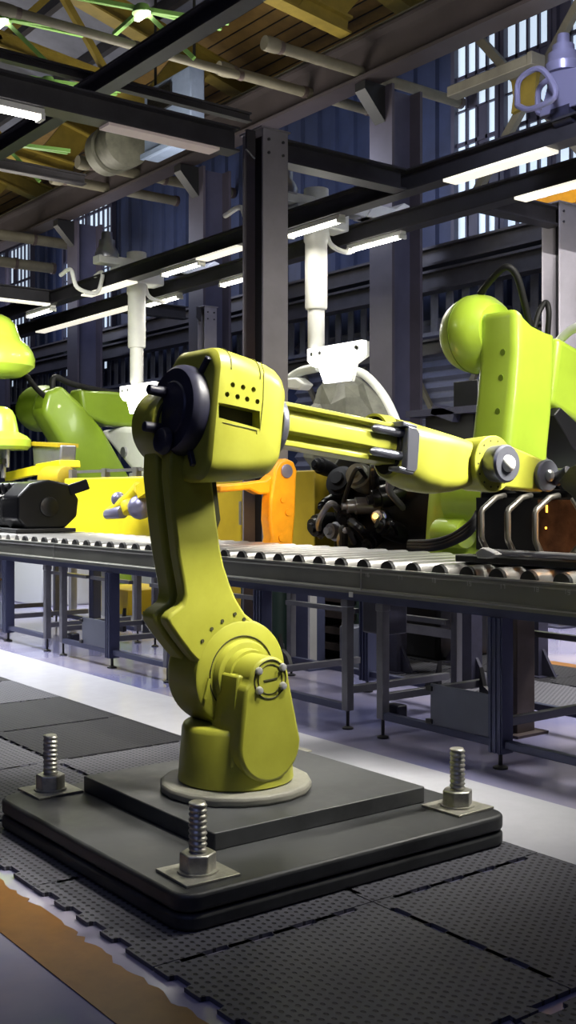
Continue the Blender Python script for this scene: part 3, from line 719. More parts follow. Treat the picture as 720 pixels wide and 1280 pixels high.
# ================================================================== LIFT COLUMNS HANGING IN THE GANTRY
def lift(x, lab, zb=2.66, mode=0):
    y = 4.62
    t = thing('lift_column', lab, 'lift', (x, y, 4.0), 0, 'white lift columns in the gantry')
    MB().lathe((x, y, zb), (0, 0, 1), [(0, .07), (.03, .085), (.50, .085)], 28).build('inner_tube', 'white_paint', t)
    MB().lathe((x, y, zb+.46), (0, 0, 1), [(0, .105), (.02, .112), (.66, .112), (.68, .125), (.86, .125), (1.2, .125)], 28).build('outer_tube', 'white_paint', t)
    MB().bar((x, 4.05, 4.17), (x, 5.75, 4.17), .18, .10).build('carriage', 'white_paint', t, bevel=.01)
    MB().prism([(5.2, 4.12), (5.75, 4.12), (5.8, 4.32), (5.72, 4.34), (5.6, 4.26), (5.3, 4.26)], YZ, x-.12, x+.12).build('end_bracket', 'white_paint', t, bevel=.01)
    MB().lathe((x, 4.2, 4.2), (0, 0, 1), [(0, .14), (.05, .15), (.10, .13), (.14, .10), (.22, .10), (.22, .07), (.32, .065)], 24).build('spindle', 'grey_metal', t)
    MB().bx(x-.13, x+.13, 4.3, 4.95, 3.92, 4.12).build('head', 'white_paint', t, bevel=.02)
    for yy in (3.72, 4.72):
        MB().tube(bez([(x-.30, yy, 3.98), (x-.02, yy, 4.0), (x+.05, yy+.05, 3.78), (x+.05, yy+.3, 3.74), (x+.05, yy+.38, 3.9), (x-.02, yy+.42, 4.02), (x-.2, yy+.42, 4.0)], 36), .026, 8).build('hook', 'white_paint', t)
    return t
def lamp_plate(x, lab, y=4.55, z=2.69, w=.82):
    t = thing('work_lamp', lab, 'lamp', (x+.35, y, z-.3), 0, 'bright work lamps below the lifts')
    P = [(x-.10, z-.10), (x-.10, z+.02), (x+w-.10, z+.02), (x+w-.10, z-.12), (x+w-.26, z-.18), (x+w-.32, z-.34), (x+.16, z-.34), (x+.08, z-.18), (x-.02, z-.16)]
    o = MB().prism(P, XZ, y-.06, y).build('lamp_face', 'lamp_white', t); 
    MB().prism([(p*.96+x*.04, q+.0) for p, q in P], XZ, y, y+.06).build('backplate', 'white_paint', t)
    for i, j in ((-.03, -.04), (.10, -.04), (.64, -.04), (.66, -.05), (.28, -.12), (.45, -.12), (.25, -.25), (.5, -.25)): MB().cyl((x+i, y-.066, z+j), (x+i, y-.058, z+j), .020, n=12).build('screw', 'grey_metal', t)
    area('work_light', (x+.32, y-.1, z-.2), .7, 16, (1, 1, .93), (math.radians(70), 0, 0), .3)
lift(-5.28, 'white telescopic lift column hanging right of the central column')
lift(-8.90, 'white telescopic lift column hanging left of the central column')
lamp_plate(-5.16, 'bright white lamp plate below the lift right of the central column')
lamp_plate(-9.0, 'bright white lamp plate behind the olive robot elbow', z=2.62)
# trolley fitting at the upper right
t = thing('hoist_trolley', 'purple grey steel trolley fitting at the upper right edge above the gantry', 'hoist fitting', (-1.8, 4.2, 4.1))
q = at(704, 60, 'Y', 4.2)
MB().lathe((q.x, 4.2, 4.05), (0, 0, 1), [(0, .075), (.30, .075), (.30, .115), (.36, .13), (.38, .115), (.44, .11), (.44, .085), (.50, .08), (.5, .05), (.58, .045)], 28).build('spindle', 'purple_steel', t)
a = q.x
for s in (-.1, .13):
    MB().tube(bez([(a-.22, 4.05+s, 4.12), (a-.20, 4.05+s, 4.30), (a-.02, 4.05+s, 4.33), (a+.1, 4.05+s, 4.2), (a+.12, 4.05+s, 4.08), (a-.1, 4.05+s, 4.06), (a-.22, 4.05+s, 4.12)], 42), .022, 8).build('loop_handle', 'purple_steel', t)
MB().cyl((a-.05, 4.2, 4.04), (a+.12, 4.2, 4.04), .09, n=20).build('wheel', 'dark_cap', t)
MB().prism([(a-.16, 4.05), (a+.3, 4.05), (a+.3, 4.3), (a-.05, 4.36)], XZ, 4.12, 4.28).build('cheek_plate', 'purple_steel', t, bevel=.01)

# ================================================================== UPPER STEELWORK, PIPES AND LAMPS
def tb(lab, a, b_, w, h, name='roof_beam', m='beam', cat='steel beam'):
    return tag(MB().ibeam(a, b_, w, h, .02, .016).build(name, m), lab, cat)
p = at(0, 68, 'X', -5.5); p2 = at(280, 140, 'X', -5.5)
tb('dark beam crossing the upper left, sloping down to the right', (-5.5, p.y-1.5, (p.z+p2.z)/2), (-5.5, p2.y+.3, (p.z+p2.z)/2), .08, .09)
p = at(135, 100, 'Y', 2.2)
tb('dark beam climbing from the left edge to the top centre', (-16, 2.2, p.z), (2, 2.2, p.z), .14, .17)
p = at(35, 212, 'X', -10.0)
tb('short dark beam at the left edge below the big ones', (-10, p.y-3, p.z), (-10, p.y+.8, p.z), .12, .14)
def pipe(pts, r, lab, parts=()):
    t = thing('roof_pipe', lab, 'pipe', pts[0])
    MB().tube([Vector(q) for q in pts], r, 12).build('pipe_run', 'pipe', t)
    a = Vector(pts[0]); b_ = Vector(pts[-1]); d = (b_-a); n = max(2, int(d.length/1.1))
    for i in range(n+1):
        c = a+d*(i/n); dd = d.normalized(); MB().cyl(c-dd*.03, c+dd*.03, r*1.15, n=12).build('pipe_joint', 'brown_steel', t)
    MB().lathe(a-d.normalized()*.22, d, [(0, r*.9), (0.0, r*1.25), (.07, r*1.35), (.16, r*1.3), (.22, r)], 14).build('elbow', 'pipe', t)
    return t
def ypipe(px0, py0, px1, py1, x, r, lab):
    a = at(px0, py0, 'X', x); b_ = at(px1, py1, 'X', x); z = (a.z+b_.z)/2
    pipe([(x, a.y, z), (x, b_.y, z)], r, lab)
ypipe(350, 60, 575, 128, -6.6, .065, 'uppermost khaki pipe right of centre, ending near the window')
ypipe(292, 92, 460, 136, -7.6, .065, 'khaki pipe below and left of the uppermost one')
ypipe(22, 12, 300, 98, -7.2, .05, 'thin khaki pipe crossing the top left')
ypipe(113, 207, 290, 240, -12.0, .08, 'khaki pipe left of the central column, upper one of two')
ypipe(80, 226, 220, 250, -13.0, .08, 'khaki pipe left of the central column, lower one of two')
ypipe(-30, 290, 110, 308, -16.0, .10, 'distant khaki pipe at the left edge, upper one')
ypipe(-30, 318, 66, 340, -16.5, .10, 'distant khaki pipe at the left edge, lower one')
a = at(566, 118, 'Y', 6.9); b_ = at(672, 72, 'Y', 6.9)
t = thing('wall_duct', 'square khaki duct in front of the big window', 'duct', (a.x, 6.9, (a.z+b_.z)/2))
MB().bx(a.x, b_.x, 6.8, 6.98, (a.z+b_.z)/2-.07, (a.z+b_.z)/2+.05).build('duct', 'pipe', t, bevel=.01); MB().bx(b_.x-.05, b_.x+.02, 6.78, 7.0, (a.z+b_.z)/2-.08, (a.z+b_.z)/2+.06).build('duct_end', 'pipe', t, bevel=.01)
# cross brace with a plate before the window
c = at(662, 118, 'Y', 7.6)
t = thing('wall_brace', 'dark cross brace with an olive green centre plate in front of the big window', 'brace', tuple(c))
for dx, dz in ((-1, 1), (1, 1), (-1, -1), (1, -1)):
    MB().bar(c, c+Vector((dx*1.0, 0, dz*1.15)), .10, .08, (0, 1, 0)).build('brace_arm', 'pipe', t)
MB().prism([(c.x+(.27 if k % 2 == 0 else .16)*math.cos(PI/4+k*PI/4), c.z+(.27 if k % 2 == 0 else .16)*math.sin(PI/4+k*PI/4)) for k in range(8)], XZ, 7.5, 7.56).build('centre_plate', 'truss', t)
# ceiling lamps on green spider brackets
for px, py, dist, lab in ((178, 14, 11.5, 'small ceiling lamp on a light green spider bracket, top left of centre'), (2, 24, 12, 'green spider bracket with lamp at the top left corner'), (60, 103, 14, 'green spider bracket with lamp above the left end of the near beam'), (2, 180, 15, 'green spider bracket with lamp at the left edge'), (668, 92, 0, '')):
    if not dist: continue
    c = CAM+(FW+RT*((px-CX)/F)+Vector((0, 0, -(py-CY)/F)))*dist
    t = thing('ceiling_lamp', lab, 'lamp', tuple(c), 0, 'ceiling lamps on green brackets')
    for k, (dx, dy, dz) in enumerate(((.05, .95, .05), (.35, .85, -.02), (-.8, .1, .05), (.45, .35, -.55), (-.35, -.7, .1))):
        MB().bar(c+Vector((0, 0, .02)), c+Vector((dx, dy, dz)), .045, .045).build('bracket_arm', 'truss_green', t)
    MB().cyl(c+Vector((0, 0, -.03)), c+Vector((0, 0, .06)), .11, .07, 16).build('bracket_hub', 'truss_green', t)
    MB().bar(c+Vector((-.12, -.0, -.05)), c+Vector((.12, .0, -.05)), .05, .03).build('lamp_tube', 'tube_on', t)
# ventilation unit and drum under the roof
c = at(218, 135, 'Y', 5.2)
t = thing('ventilation_unit', 'pale blue grey ventilation unit with a grille under the ochre roof', 'ventilation unit', tuple(c))
x0 = at(180, 135, 'Y', 5.2).x; x1 = at(238, 135, 'Y', 5.2).x
c = at(218, 138, 'X', x1); 
zb, ztp = at(218, 182, 'Y', 5.2).z, at(218, 92, 'Y', 5.2).z
MB().bx(x0, x1, 5.2, 5.42, zb, ztp).build('casing', 'unit_blue', t, bevel=.02)
for x in (x0+.1, x1-.1): MB().cyl((x, 5.32, ztp), (x, 5.32, roofz(5.32)), .02, n=8).build('hanger_rod', 'black', t)
g = MB()
for i in range(9): z = zb+.55+(ztp-zb-.65)*i/8; g.bx(x0+.15, x1-.45, 5.17, 5.2, z-.012, z+.012)
for i in range(14): x = x0+.15+(x1-x0-.60)*i/13; g.bx(x-.012, x+.012, 5.17, 5.2, zb+.55, ztp-.1)
g.build('grille', 'black', t, smooth=False)
MB().bx(x0-.02, x1+.02, 5.15, 5.2, zb, zb+.07).build('casing_rim', 'unit_blue', t)
c = at(158, 178, 'Y', 5.35)
t = thing('ventilation_drum', 'dark grey ribbed ventilation drum beside the ventilation unit', 'drum', tuple(c))
dm = MB().lathe(c-Vector((.7, 0, 0)), (1, 0, 0), [(0, .26), (.06, .33), (.3, .35), (.32, .31), (.5, .31), (.52, .35), (.74, .35), (.80, .2)], 28).build('drum_body', 'cloth_grey', t)
# small lamps on the far structures, orange crane end
c = at(693, 253, 'Y', 7.4)
tag(MB().bar((c.x-.35, 7.4, c.z), (c.x+.35, 7.4, c.z), .08, .14).build('crane_end_stop', 'orange_paint'), 'small orange beam end above the column at the right edge', 'beam')
# ================================================================== MACHINES BEHIND THE CONVEYOR
def pyz(L, x): return [(lambda p: (p.y, p.z))(at(a, b_, 'X', x)) for a, b_ in L]
def pxz(L, y): return [(lambda p: (p.x, p.z))(at(a, b_, 'Y', y)) for a, b_ in L]

# ---- lime robot on the right
t = thing('industrial_robot', 'bright lime industrial robot behind the conveyor at the right, standing upright', 'robot', (-2.05, 3.35, .72))
LM = 'lime_paint'
XB = -1.55
prof = pyz([(646, 381), (674, 385), (697, 398), (696, 470), (693, 520), (689, 560), (686, 610), (682, 655), (628, 655), (632, 600), (636, 545), (642, 490), (646, 440)], XB)
arm = MB().prism(prof, YZ, XB-.36, XB).build('upper_arm', LM, t, bevel=.07, seg=5)
c = MB().prism(pyz([(644, 360), (648, 384), (654, 398), (664, 408), (680, 416), (704, 424), (706, 360)], XB), YZ, XB-.30, XB+.1)
cut(arm, c)
c = MB(); a = Vector((0,)+tuple(prof[0])); b_ = Vector((0,)+tuple(prof[2])); d = (b_-a).normalized(); n_ = Vector((0, -d.z, d.y)); n_ = n_ if n_.z > 0 else -n_
e0 = a+d*.07; e1 = b_-d*.05
c.prism([tuple(v)[1:] for v in (e0+n_*.2, e1+n_*.2, e1-n_*.16, e0+d*.04-n_*.16)], YZ, XB-.31, XB-.05)
cut(arm, c)
def yedge(z):
    E_ = prof[8:]+prof[:1]
    for (ya, za), (yb, zb_) in zip(E_, E_[1:]):
        if za <= z <= zb_: return ya+(yb-ya)*(z-za)/(zb_-za)
    return 3.3
for px, py in ((634, 440), (631, 472), (627, 514), (622, 548)):
    p = at(px-2, py, 'X', XB-.10); yfr = yedge(p.z); MB().cyl((XB-.12, yfr-.004, p.z), (XB-.12, yfr+.05, p.z), .022, n=14).build('hole_plug', 'green_paint', arm)
bc_ = at(640, 415, 'X', XB-.18)
MB().lathe((XB-.16, bc_.y, bc_.z+.02), (-1, 0, 0), [(.15, .19), (.17, .21), (.20, .235), (.24, .262), (.30, .278), (.36, .276), (.42, .262), (.48, .235), (.53, .18), (.555, .09), (.56, .01)], 44).build('elbow_motor', LM, t)
MB().lathe((XB-.515, bc_.y, bc_.z+.02), (-1, 0, 0), [(0, .2), (.002, .279), (.008, .279), (.01, .2)], 44).build('motor_seam', 'green_paint', t)
fp = pyz([(660, 425), (700, 448), (760, 490), (800, 560), (790, 640), (720, 560), (690, 535), (650, 510)], XB-.5)
fo = MB().prism(fp, YZ, XB-.62, XB-.22).build('forearm', LM, t, bevel=.05, seg=4)
fq = pyz([(722, 545), (735, 600), (700, 560), (676, 520), (684, 510)], XB-.30)
MB().prism(fq, YZ, XB-.5, XB-.18).build('forearm_shadow_plate', 'black', t, bevel=.01)  # black plate standing for the shade at the forearm
MB().lathe((XB-.42, 3.28, 1.24), (1, 0, 0), [(0, .22), (.03, .27), (.40, .27), (.44, .22)], 40).build('shoulder_drum', LM, t)
MB().lathe((-2.02, 3.35, .72), (0, 0, 1), [(0, .30), (.40, .275), (.58, .26), (.63, .22), (.65, .1)], 40).build('base', LM, t)
MB().cyl((-2.0, 3.06, 1.0), (-1.75, 3.06, 1.0), .10, n=24, ch=.01).build('base_motor', LM, t)
def cable(par, pts, r, name='cable', m='rubber', n=40): return MB().tube(bez(pts, n), r, 10).build(name, m, par)
def px3(px, py, ax, v): return tuple(at(px, py, ax, v))
cable(t, [px3(600, 368, 'X', -2.0), px3(612, 352, 'X', -1.9), px3(632, 334, 'X', -1.75), px3(646, 345, 'X', -1.7), px3(656, 380, 'X', -1.7), px3(664, 415, 'X', -1.72)], .024)
cable(t, [px3(668, 410, 'X', -1.74), px3(674, 390, 'X', -1.74), px3(682, 378, 'X', -1.74), px3(686, 390, 'X', -1.7), px3(684, 425, 'X', -1.72)], .02)
for k, r in enumerate((.024, .022, .02)):
    cable(t, [px3(512, 684-k*3, 'Y', 3.0), px3(540, 685-k*4, 'Y', 2.9), px3(565, 678-k*4, 'Y', 2.9), px3(588, 664-k*5, 'Y', 2.85), px3(598, 640, 'Y', 2.9)], r)
t = thing('robot_stand', 'black steel stand carrying the bright lime robot, seen below the conveyor', 'stand', (-2.05, 3.35, 0))
MB().bx(-2.45, -1.6, 2.95, 3.75, .66, .72).build('top_plate', 'dark_cap', t, bevel=.005)
for x in (-2.38, -1.67):
    for y in (3.02, 3.68):
        l = MB().bx(x-.05, x+.05, y-.05, y+.05, .02, .66).bx(x-.1, x+.1, y-.1, y+.1, 0, .02).build('leg', 'dark_cap', t)
        MB().prism([(x-.16, .02), (x+.16, .02), (x+.05, .2), (x-.05, .2)], XZ, y-.012, y+.012).build('gusset', 'dark_cap', l)
MB().bx(-2.33, -1.72, 3.0, 3.04, .3, .36).build('cross_rail', 'grey_profile', t)

# ---- dark green robot on the left
t = thing('industrial_robot', 'darker green industrial robot left of the olive robot, its upper arm leaning', 'robot', (-9.9, 4.6, 0))
GM = 'green_paint'; XG = -9.75
prof = pyz([(60, 489), (78, 481), (103, 505), (130, 537), (164, 597), (185, 650), (120, 650), (97, 592), (72, 545), (54, 515)], XG)
arm = MB().prism(prof, YZ, XG-.42, XG).build('upper_arm', GM, t, bevel=.07, seg=4)
c = MB(); a = Vector((0,)+tuple(prof[9])); b_ = Vector((0,)+tuple(prof[1])); d = (b_-a).normalized(); n_ = Vector((0, -d.z, d.y)); n_ = n_ if n_.z > 0 else -n_
e0 = a+d*.05; e1 = b_-d*.05
c.prism([tuple(v)[1:] for v in (e0+n_*.3, e1+n_*.3, e1-n_*.18, e0-n_*.18)], YZ, XG-.35, XG-.07)
cut(arm, c)
p = at(70, 508, 'X', XG-.2)
MB().lathe((XG-.2, p.y, p.z), (-1, 0, 0), [(0, .2), (.15, .23), (.3, .30), (.55, .31), (.7, .26), (.78, .16), (.8, .01)], 36).build('elbow_motor', GM, t)
fp = pyz([(96, 486), (150, 490), (235, 499), (235, 538), (130, 532), (100, 520)], XG-.4)
MB().prism(fp, YZ, XG-.65, XG-.3).build('forearm', GM, t, bevel=.05, seg=3)
p = at(160, 660, 'X', XG)
MB().lathe((XG-.5, p.y, .85), (1, 0, 0), [(0, .2), (.04, .30), (.5, .30), (.54, .22)], 36).build('shoulder_drum', GM, t)
MB().lathe((XG-.3, p.y, 0), (0, 0, 1), [(0, .38), (.03, .38), (.04, .32), (.6, .27), (.75, .2)], 36).build('base', GM, t)
cable(t, [px3(28, 462, 'X', -9.95), px3(45, 485, 'X', -9.95), px3(58, 497, 'X', -9.95), px3(68, 505, 'X', -9.95)], .035)
cable(t, [px3(66, 495, 'X', -9.95), px3(68, 472, 'X', -9.95), px3(90, 480, 'X', -10.0), px3(125, 488, 'X', -10.1), px3(155, 492, 'X', -10.1), px3(195, 494, 'X', -10.1)], .04)

# ---- two lime robots cut by the left edge
t = thing('industrial_robot', 'very bright lime robot cut off by the left edge, bell shaped housing high up', 'robot', (-9.6, 2.85, 0))
def bell(px, L, ymid, name, par, m=LM):
    c0 = at(px, ymid, 'Y', 2.85); d = (c0-CAM).dot(FW); s = d/F
    prof = [((ymid-py)*s, r*s) for py, r in L][::-1]
    return MB().lathe(c0, (0, 0, 1), prof, 40).build(name, m, par), c0, s
o, c0, s = bell(-10, [(393, 4), (394, 14), (398, 22), (406, 29), (420, 34), (426, 37), (432, 45), (440, 50), (450, 53), (458, 52), (465, 44), (470, 36), (471, 5)], 440, 'elbow_housing', t)
MB().bar(c0, c0+Vector((-2.4, .3, -.6)), .38, .38).build('forearm', LM, t, bevel=.06, seg=3)
a = c0+Vector((-2.4, .3, -.6))
MB().bar(a, (a.x-.2, a.y, .7), .42, .36, (1, 0, 0)).build('upper_arm', LM, t, bevel=.06, seg=3)
MB().lathe((a.x-.2, a.y, 0), (0, 0, 1), [(0, .42), (.04, .42), (.05, .34), (.7, .28), (.9, .2)], 32).build('base', LM, t)
t = thing('industrial_robot', 'smaller lime robot wrist at the left edge below the bell shaped housing', 'robot', (-9.3, 2.6, 0))
o, c0, s = bell(0, [(508, 3), (509, 9), (513, 15), (520, 19), (530, 21), (540, 23), (545, 33), (550, 38), (558, 38), (562, 34), (563, 5)], 540, 'wrist_housing', t)
MB().bar(c0, c0+Vector((-.9, -.3, .1)), .25, .25).build('forearm', LM, t, bevel=.05, seg=3)
a = c0+Vector((-.9, -.3, .1)); MB().bar(a, (a.x-.1, a.y, .05), .28, .26, (1, 0, 0)).build('upper_arm', LM, t, bevel=.05)
MB().bx(a.x-.4, a.x+.2, a.y-.3, a.y+.3, 0, .06).build('base_plate', 'dark_cap', t)
for dx, h in ((-.12, .30), (.0, .26), (.10, .34), (.2, .22)): MB().cyl(c0+Vector((dx, 0, -.2)), c0+Vector((dx, 0, -.2-h)), .035, .028, 12).build('gripper_finger', 'grey_metal', t)
MB().bar(c0+Vector((-.2, -.05, -.35)), c0+Vector((.25, -.05, -.35)), .05, .06).build('gripper_bar', 'black_gloss', t)

# ---- orange robot and yellow enclosures
t = thing('industrial_robot', 'glowing orange small robot arm with round joint behind the conveyor', 'robot', (-3.3, 2.8, 0))
XO = -3.20
op = pyz([(344, 586), (350, 576), (359, 573), (368, 577), (372, 588), (371, 602), (370, 640), (366, 688), (336, 688), (340, 672), (337, 650), (338, 625), (341, 605)], XO)
o = MB().prism(op, YZ, XO-.12, XO).build('lower_arm', 'orange_paint', t, bevel=.02, seg=3)
p = at(358, 589, 'X', XO); MB().cyl((XO-.01, p.y, p.z), (XO+.012, p.y, p.z), .052, n=24, ch=.004).build('joint_cap', 'purple_steel', o)
for px, py, r in ((353, 625, .02), (360, 640, .028), (352, 672, .03)):
    p = at(px, py, 'X', XO); MB().cyl((XO-.01, p.y, p.z), (XO+.008, p.y, p.z), r, n=16).build('boss', 'orange_paint', o)
op = pyz([(345, 578), (320, 600), (290, 604), (262, 606), (262, 616), (300, 612), (312, 618), (334, 618), (350, 604)], XO-.16)
MB().prism(op, YZ, XO-.13, XO-.03).build('forearm', 'orange_paint', t, bevel=.015)
MB().lathe((XO-.02, 2.60, 0), (0, 0, 1), [(0, .10), (.03, .10), (.04, .08), (.72, .08), (.86, .08)], 24).build('base', 'dark_green', t)
area('orange_glow', tuple(at(330, 600, 'X', XO+.30)), .15, 3, (1, .55, .12), (PI/2, 0, .6), .2)  # area light added for the orange glow beside the arm
t = thing('machine_cabinet', 'ochre yellow machine cabinet with a dark opening behind the orange robot', 'cabinet', (-4, 3.75, 0))
x0, x1, x2, x3 = [at(px, 640, 'Y', 3.6).x for px in (240, 301, 331, 393)]
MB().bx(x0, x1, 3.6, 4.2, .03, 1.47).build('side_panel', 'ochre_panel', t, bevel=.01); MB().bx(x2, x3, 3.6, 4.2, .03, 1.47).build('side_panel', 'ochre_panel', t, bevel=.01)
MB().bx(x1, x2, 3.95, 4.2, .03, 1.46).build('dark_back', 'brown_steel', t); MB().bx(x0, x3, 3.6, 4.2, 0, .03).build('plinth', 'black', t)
MB().cyl((x1+.02, 3.58, 1.2), (x1+.02, 3.58, .98), .015, n=10).build('handle', 'grey_metal', t)
t = thing('safety_barrier', 'bright yellow safety barrier with a grey handrail behind the black engine at the left', 'barrier', (-6.8, 2.95, 0))
x0 = at(80, 640, 'Y', 2.9).x; x1 = at(215, 640, 'Y', 2.9).x; zt_ = at(120, 597, 'Y', 2.9).z
MB().bx(x0, x1, 2.9, 2.98, .62, zt_).build('panel', 'yellow_panel', t, bevel=.02, seg=3)
MB().bx(x0-.1, x1, 3.1, 3.13, zt_+.06, zt_+.09).build('handrail', 'grey_metal', t)
for px in (90, 131, 170): x = at(px, 595, 'Y', 3.1).x; MB().bx(x-.04, x+.04, 3.08, 3.14, 0, zt_+.10).build('post', 'grey_metal', t)
for x in (x0+.1, x1-.1): MB().bx(x-.03, x+.03, 2.92, 2.96, 0, .63).build('foot', 'grey_metal', t)
# small gripper in front of the barrier
t = thing('gripper_arm', 'small yellow arm with purplish grey gripper rollers before the yellow barrier', 'gripper', (-6.1, 2.8, 0))
Yg = 2.72
def ball(mb, px, py, r, y=Yg):
    c = at(px, py, 'Y', y); return mb.lathe(c-Vector((0, r, 0)), (0, 1, 0), [(r-r*math.cos(a*PI/8), max(.001, r*math.sin(a*PI/8))) for a in range(9)], 16)
MB().tube(bez([px3(176, 612, 'Y', Yg+.02), px3(165, 622, 'Y', Yg), px3(150, 632, 'Y', Yg), px3(136, 640, 'Y', Yg)], 20), .05, 12, rfun=lambda k: .085-.045*k).build('arm', 'yellow_panel', t)
m = MB(); ball(m, 148, 624, .07); ball(m, 175, 634, .115); m.build('roller', 'purple_steel', t)
MB().cyl(px3(134, 643, 'Y', Yg-.04), px3(154, 640, 'Y', Yg-.04), .05, .06, 16, ch=.01).build('finger', 'purple_steel', t)
MB().cyl(px3(163, 640, 'Y', Yg-.06), px3(159, 628, 'Y', Yg-.06), .07, .07, 16, ch=.01).build('collar', 'yellow_panel', t)
MB().bar(px3(178, 615, 'Y', Yg), px3(215, 590, 'Y', Yg), .12, .12).build('arm', 'yellow_panel', t)
a = at(215, 590, 'Y', Yg); MB().bx(a.x-.06, a.x+.06, Yg-.05, Yg+.07, .0, a.z+.05).build('mast', 'yellow_panel', t)
# spindle head behind the left engine
t = thing('spindle_head', 'grey machine spindle head with yellow bands behind the black engine at the left', 'machine', (-8.6, 3.2, 0))
def sx(px): return at(px, 600, 'Y', 3.2).x
zz = lambda py, px=60: at(px, py, 'Y', 3.2).z
MB().prism(pxz([(40, 558), (76, 556), (74, 590), (66, 602), (50, 602), (42, 590)], 3.2), XZ, 3.2, 3.4).build('column_head', 'grey_metal', t, bevel=.02)
MB().prism(pxz([(46, 580), (76, 575), (77, 584), (46, 590)], 3.19), XZ, 3.17, 3.43).build('band', 'yellow_panel', t, bevel=.01)
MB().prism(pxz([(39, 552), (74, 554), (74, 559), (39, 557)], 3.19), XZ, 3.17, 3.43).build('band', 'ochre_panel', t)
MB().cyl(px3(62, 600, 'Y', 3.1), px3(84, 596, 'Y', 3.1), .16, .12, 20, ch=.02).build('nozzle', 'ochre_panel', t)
MB().cyl(px3(50, 600, 'Y', 3.2), px3(50, 680, 'Y', 3.2), .14, n=20).build('stem', 'grey_metal', t)
a = at(50, 640, 'Y', 3.2); MB().bx(a.x-.4, a.x+.5, 3.0, 3.7, 0, .95).build('machine_base', 'cabinet', t, bevel=.02)
MB().bar(px3(10, 596, 'Y', 3.1), px3(46, 588, 'Y', 3.1), .08, .10).build('side_arm', 'yellow_panel', t)
# pale casting behind the green robot
t = thing('moulded_cover', 'pale white moulded cover behind the dark green robot arm', 'machine cover', (-9, 5.6, 0))
P = pxz([(122, 538), (150, 533), (186, 535), (188, 600), (176, 600), (160, 585), (140, 560)], 5.0)
MB().prism(P, XZ, 5.0, 5.4).build('cover', 'white_paint', t, bevel=.08, seg=4)
p = at(156, 565, 'Y', 5.0); MB().cyl((p.x, 4.97, p.z), (p.x, 5.02, p.z), .07, n=16).build('port', 'grey_metal', t)
p = at(168, 600, 'Y', 5.0); MB().bx(p.x-.2, p.x+.4, 5.02, 5.38, 0, p.z+.1).build('pedestal', 'cabinet', t, bevel=.02)
# ---- black machine, hood and hoses between the two robots
t = thing('black_machine', 'dark oily machine with pipes and cylinders behind the conveyor, centre right', 'machine', (-3.0, 3.7, 0))
x0, x1 = at(404, 640, 'Y', 3.5).x, at(512, 640, 'Y', 3.5).x
zt_ = at(440, 590, 'Y', 3.7).z
MB().bx(x0, x1+.2, 3.6, 4.5, 0, zt_-.05).build('body', 'black_gloss', t, bevel=.03)
MB().prism(pxz([(408, 590), (424, 566), (470, 572), (510, 590), (515, 620), (408, 620)], 3.7), XZ, 3.7, 4.3).build('top_cover', 'black', t, bevel=.04)
rr = random.Random(5)
for k, (px, py, r, L_, m_) in enumerate(((408, 585, .07, .16, 'black_gloss'), (430, 605, .13, .14, 'black_gloss'), (455, 600, .11, .18, 'cloth_grey'), (461, 632, .07, .22, 'grey_metal'), (478, 648, .06, .16, 'bright_steel'), (440, 640, .09, .2, 'black_gloss'), (405, 655, .10, .15, 'black_gloss'), (430, 665, .08, .2, 'grey_metal'), (490, 618, .09, .2, 'black_gloss'), (495, 665, .08, .18, 'black_gloss'), (415, 625, .05, .2, 'black_gloss'), (470, 672, .06, .2, 'black_gloss'))):
    p = at(px, py, 'Y', 3.55); ax = Vector((rr.uniform(-.6, .6), -1, rr.uniform(-.5, .5))).normalized()
    MB().lathe(p, ax, [(-.1, r*.8), (0, r), (L_*.5, r), (L_*.52, r*.8), (L_*.8, r*.78), (L_*.82, r*.45), (L_, r*.4)], 20).build('cylinder', m_, t)
for k in range(9):
    a = (rr.uniform(398, 500), rr.uniform(590, 680)); b2 = (a[0]+rr.uniform(-30, 30), a[1]+rr.uniform(-40, 30)); cc = (b2[0]+rr.uniform(-10, 25), b2[1]+rr.uniform(10, 40))
    MB().tube(bez([px3(*a, 'Y', 3.55), px3((a[0]+b2[0])/2, a[1]-15, 'Y', 3.3), px3(*b2, 'Y', 3.35), px3(*cc, 'Y', 3.6)], 24), rr.choice((.018, .026, .034)), 8).build('pipe', rr.choice(('grey_metal', 'rubber', 'black_gloss', 'grey_metal')), t)
t = thing('dust_hood', 'large crumpled grey green dust hood above the forearm, under the white lamp plate', 'hood', (-4.6, 5.4, 0))
rr = random.Random(11); secs = []
for j, (py, w) in enumerate(((470, 16), (485, 34), (505, 52), (525, 62), (548, 66), (575, 55), (600, 44))):
    c0 = at(430, py, 'Y', 5.6); s = (c0-CAM).dot(FW)/F; row = []
    for k in range(14):
        a = 2*PI*k/14; r = w*s*(1+rr.uniform(-.22, .22)); row.append(c0+Vector((r*math.cos(a)*1.1, r*math.sin(a)*.7, rr.uniform(-.05, .05))))
    secs.append(row)
MB().loft(secs).build('hood', 'cloth_grey', t, smooth=False)
c0 = at(430, 600, 'Y', 5.6); MB().bx(c0.x-.35, c0.x+.35, 5.3, 5.9, 0, c0.z+.1).build('hood_base', 'dark_cap', t)
t = thing('bent_hose', 'pale curved hose arching down right of the white lamp plate', 'hose', px3(450, 466, 'Y', 5.0))
cable(t, [px3(440, 462, 'Y', 5.0), px3(455, 468, 'Y', 5.0), px3(470, 482, 'Y', 5.0), px3(484, 502, 'Y', 5.0), px3(496, 530, 'Y', 5.0), px3(503, 560, 'Y', 5.0)], .045, 'hose_body', 'hose_white')
t = thing('bent_hose', 'pale curved hose with a wide end left of the white lamp plate', 'hose', px3(380, 466, 'Y', 5.0))
cable(t, [px3(352, 500, 'Y', 5.0), px3(358, 478, 'Y', 5.0), px3(375, 465, 'Y', 5.0), px3(398, 459, 'Y', 5.0)], .05, 'hose_body', 'hose_white')
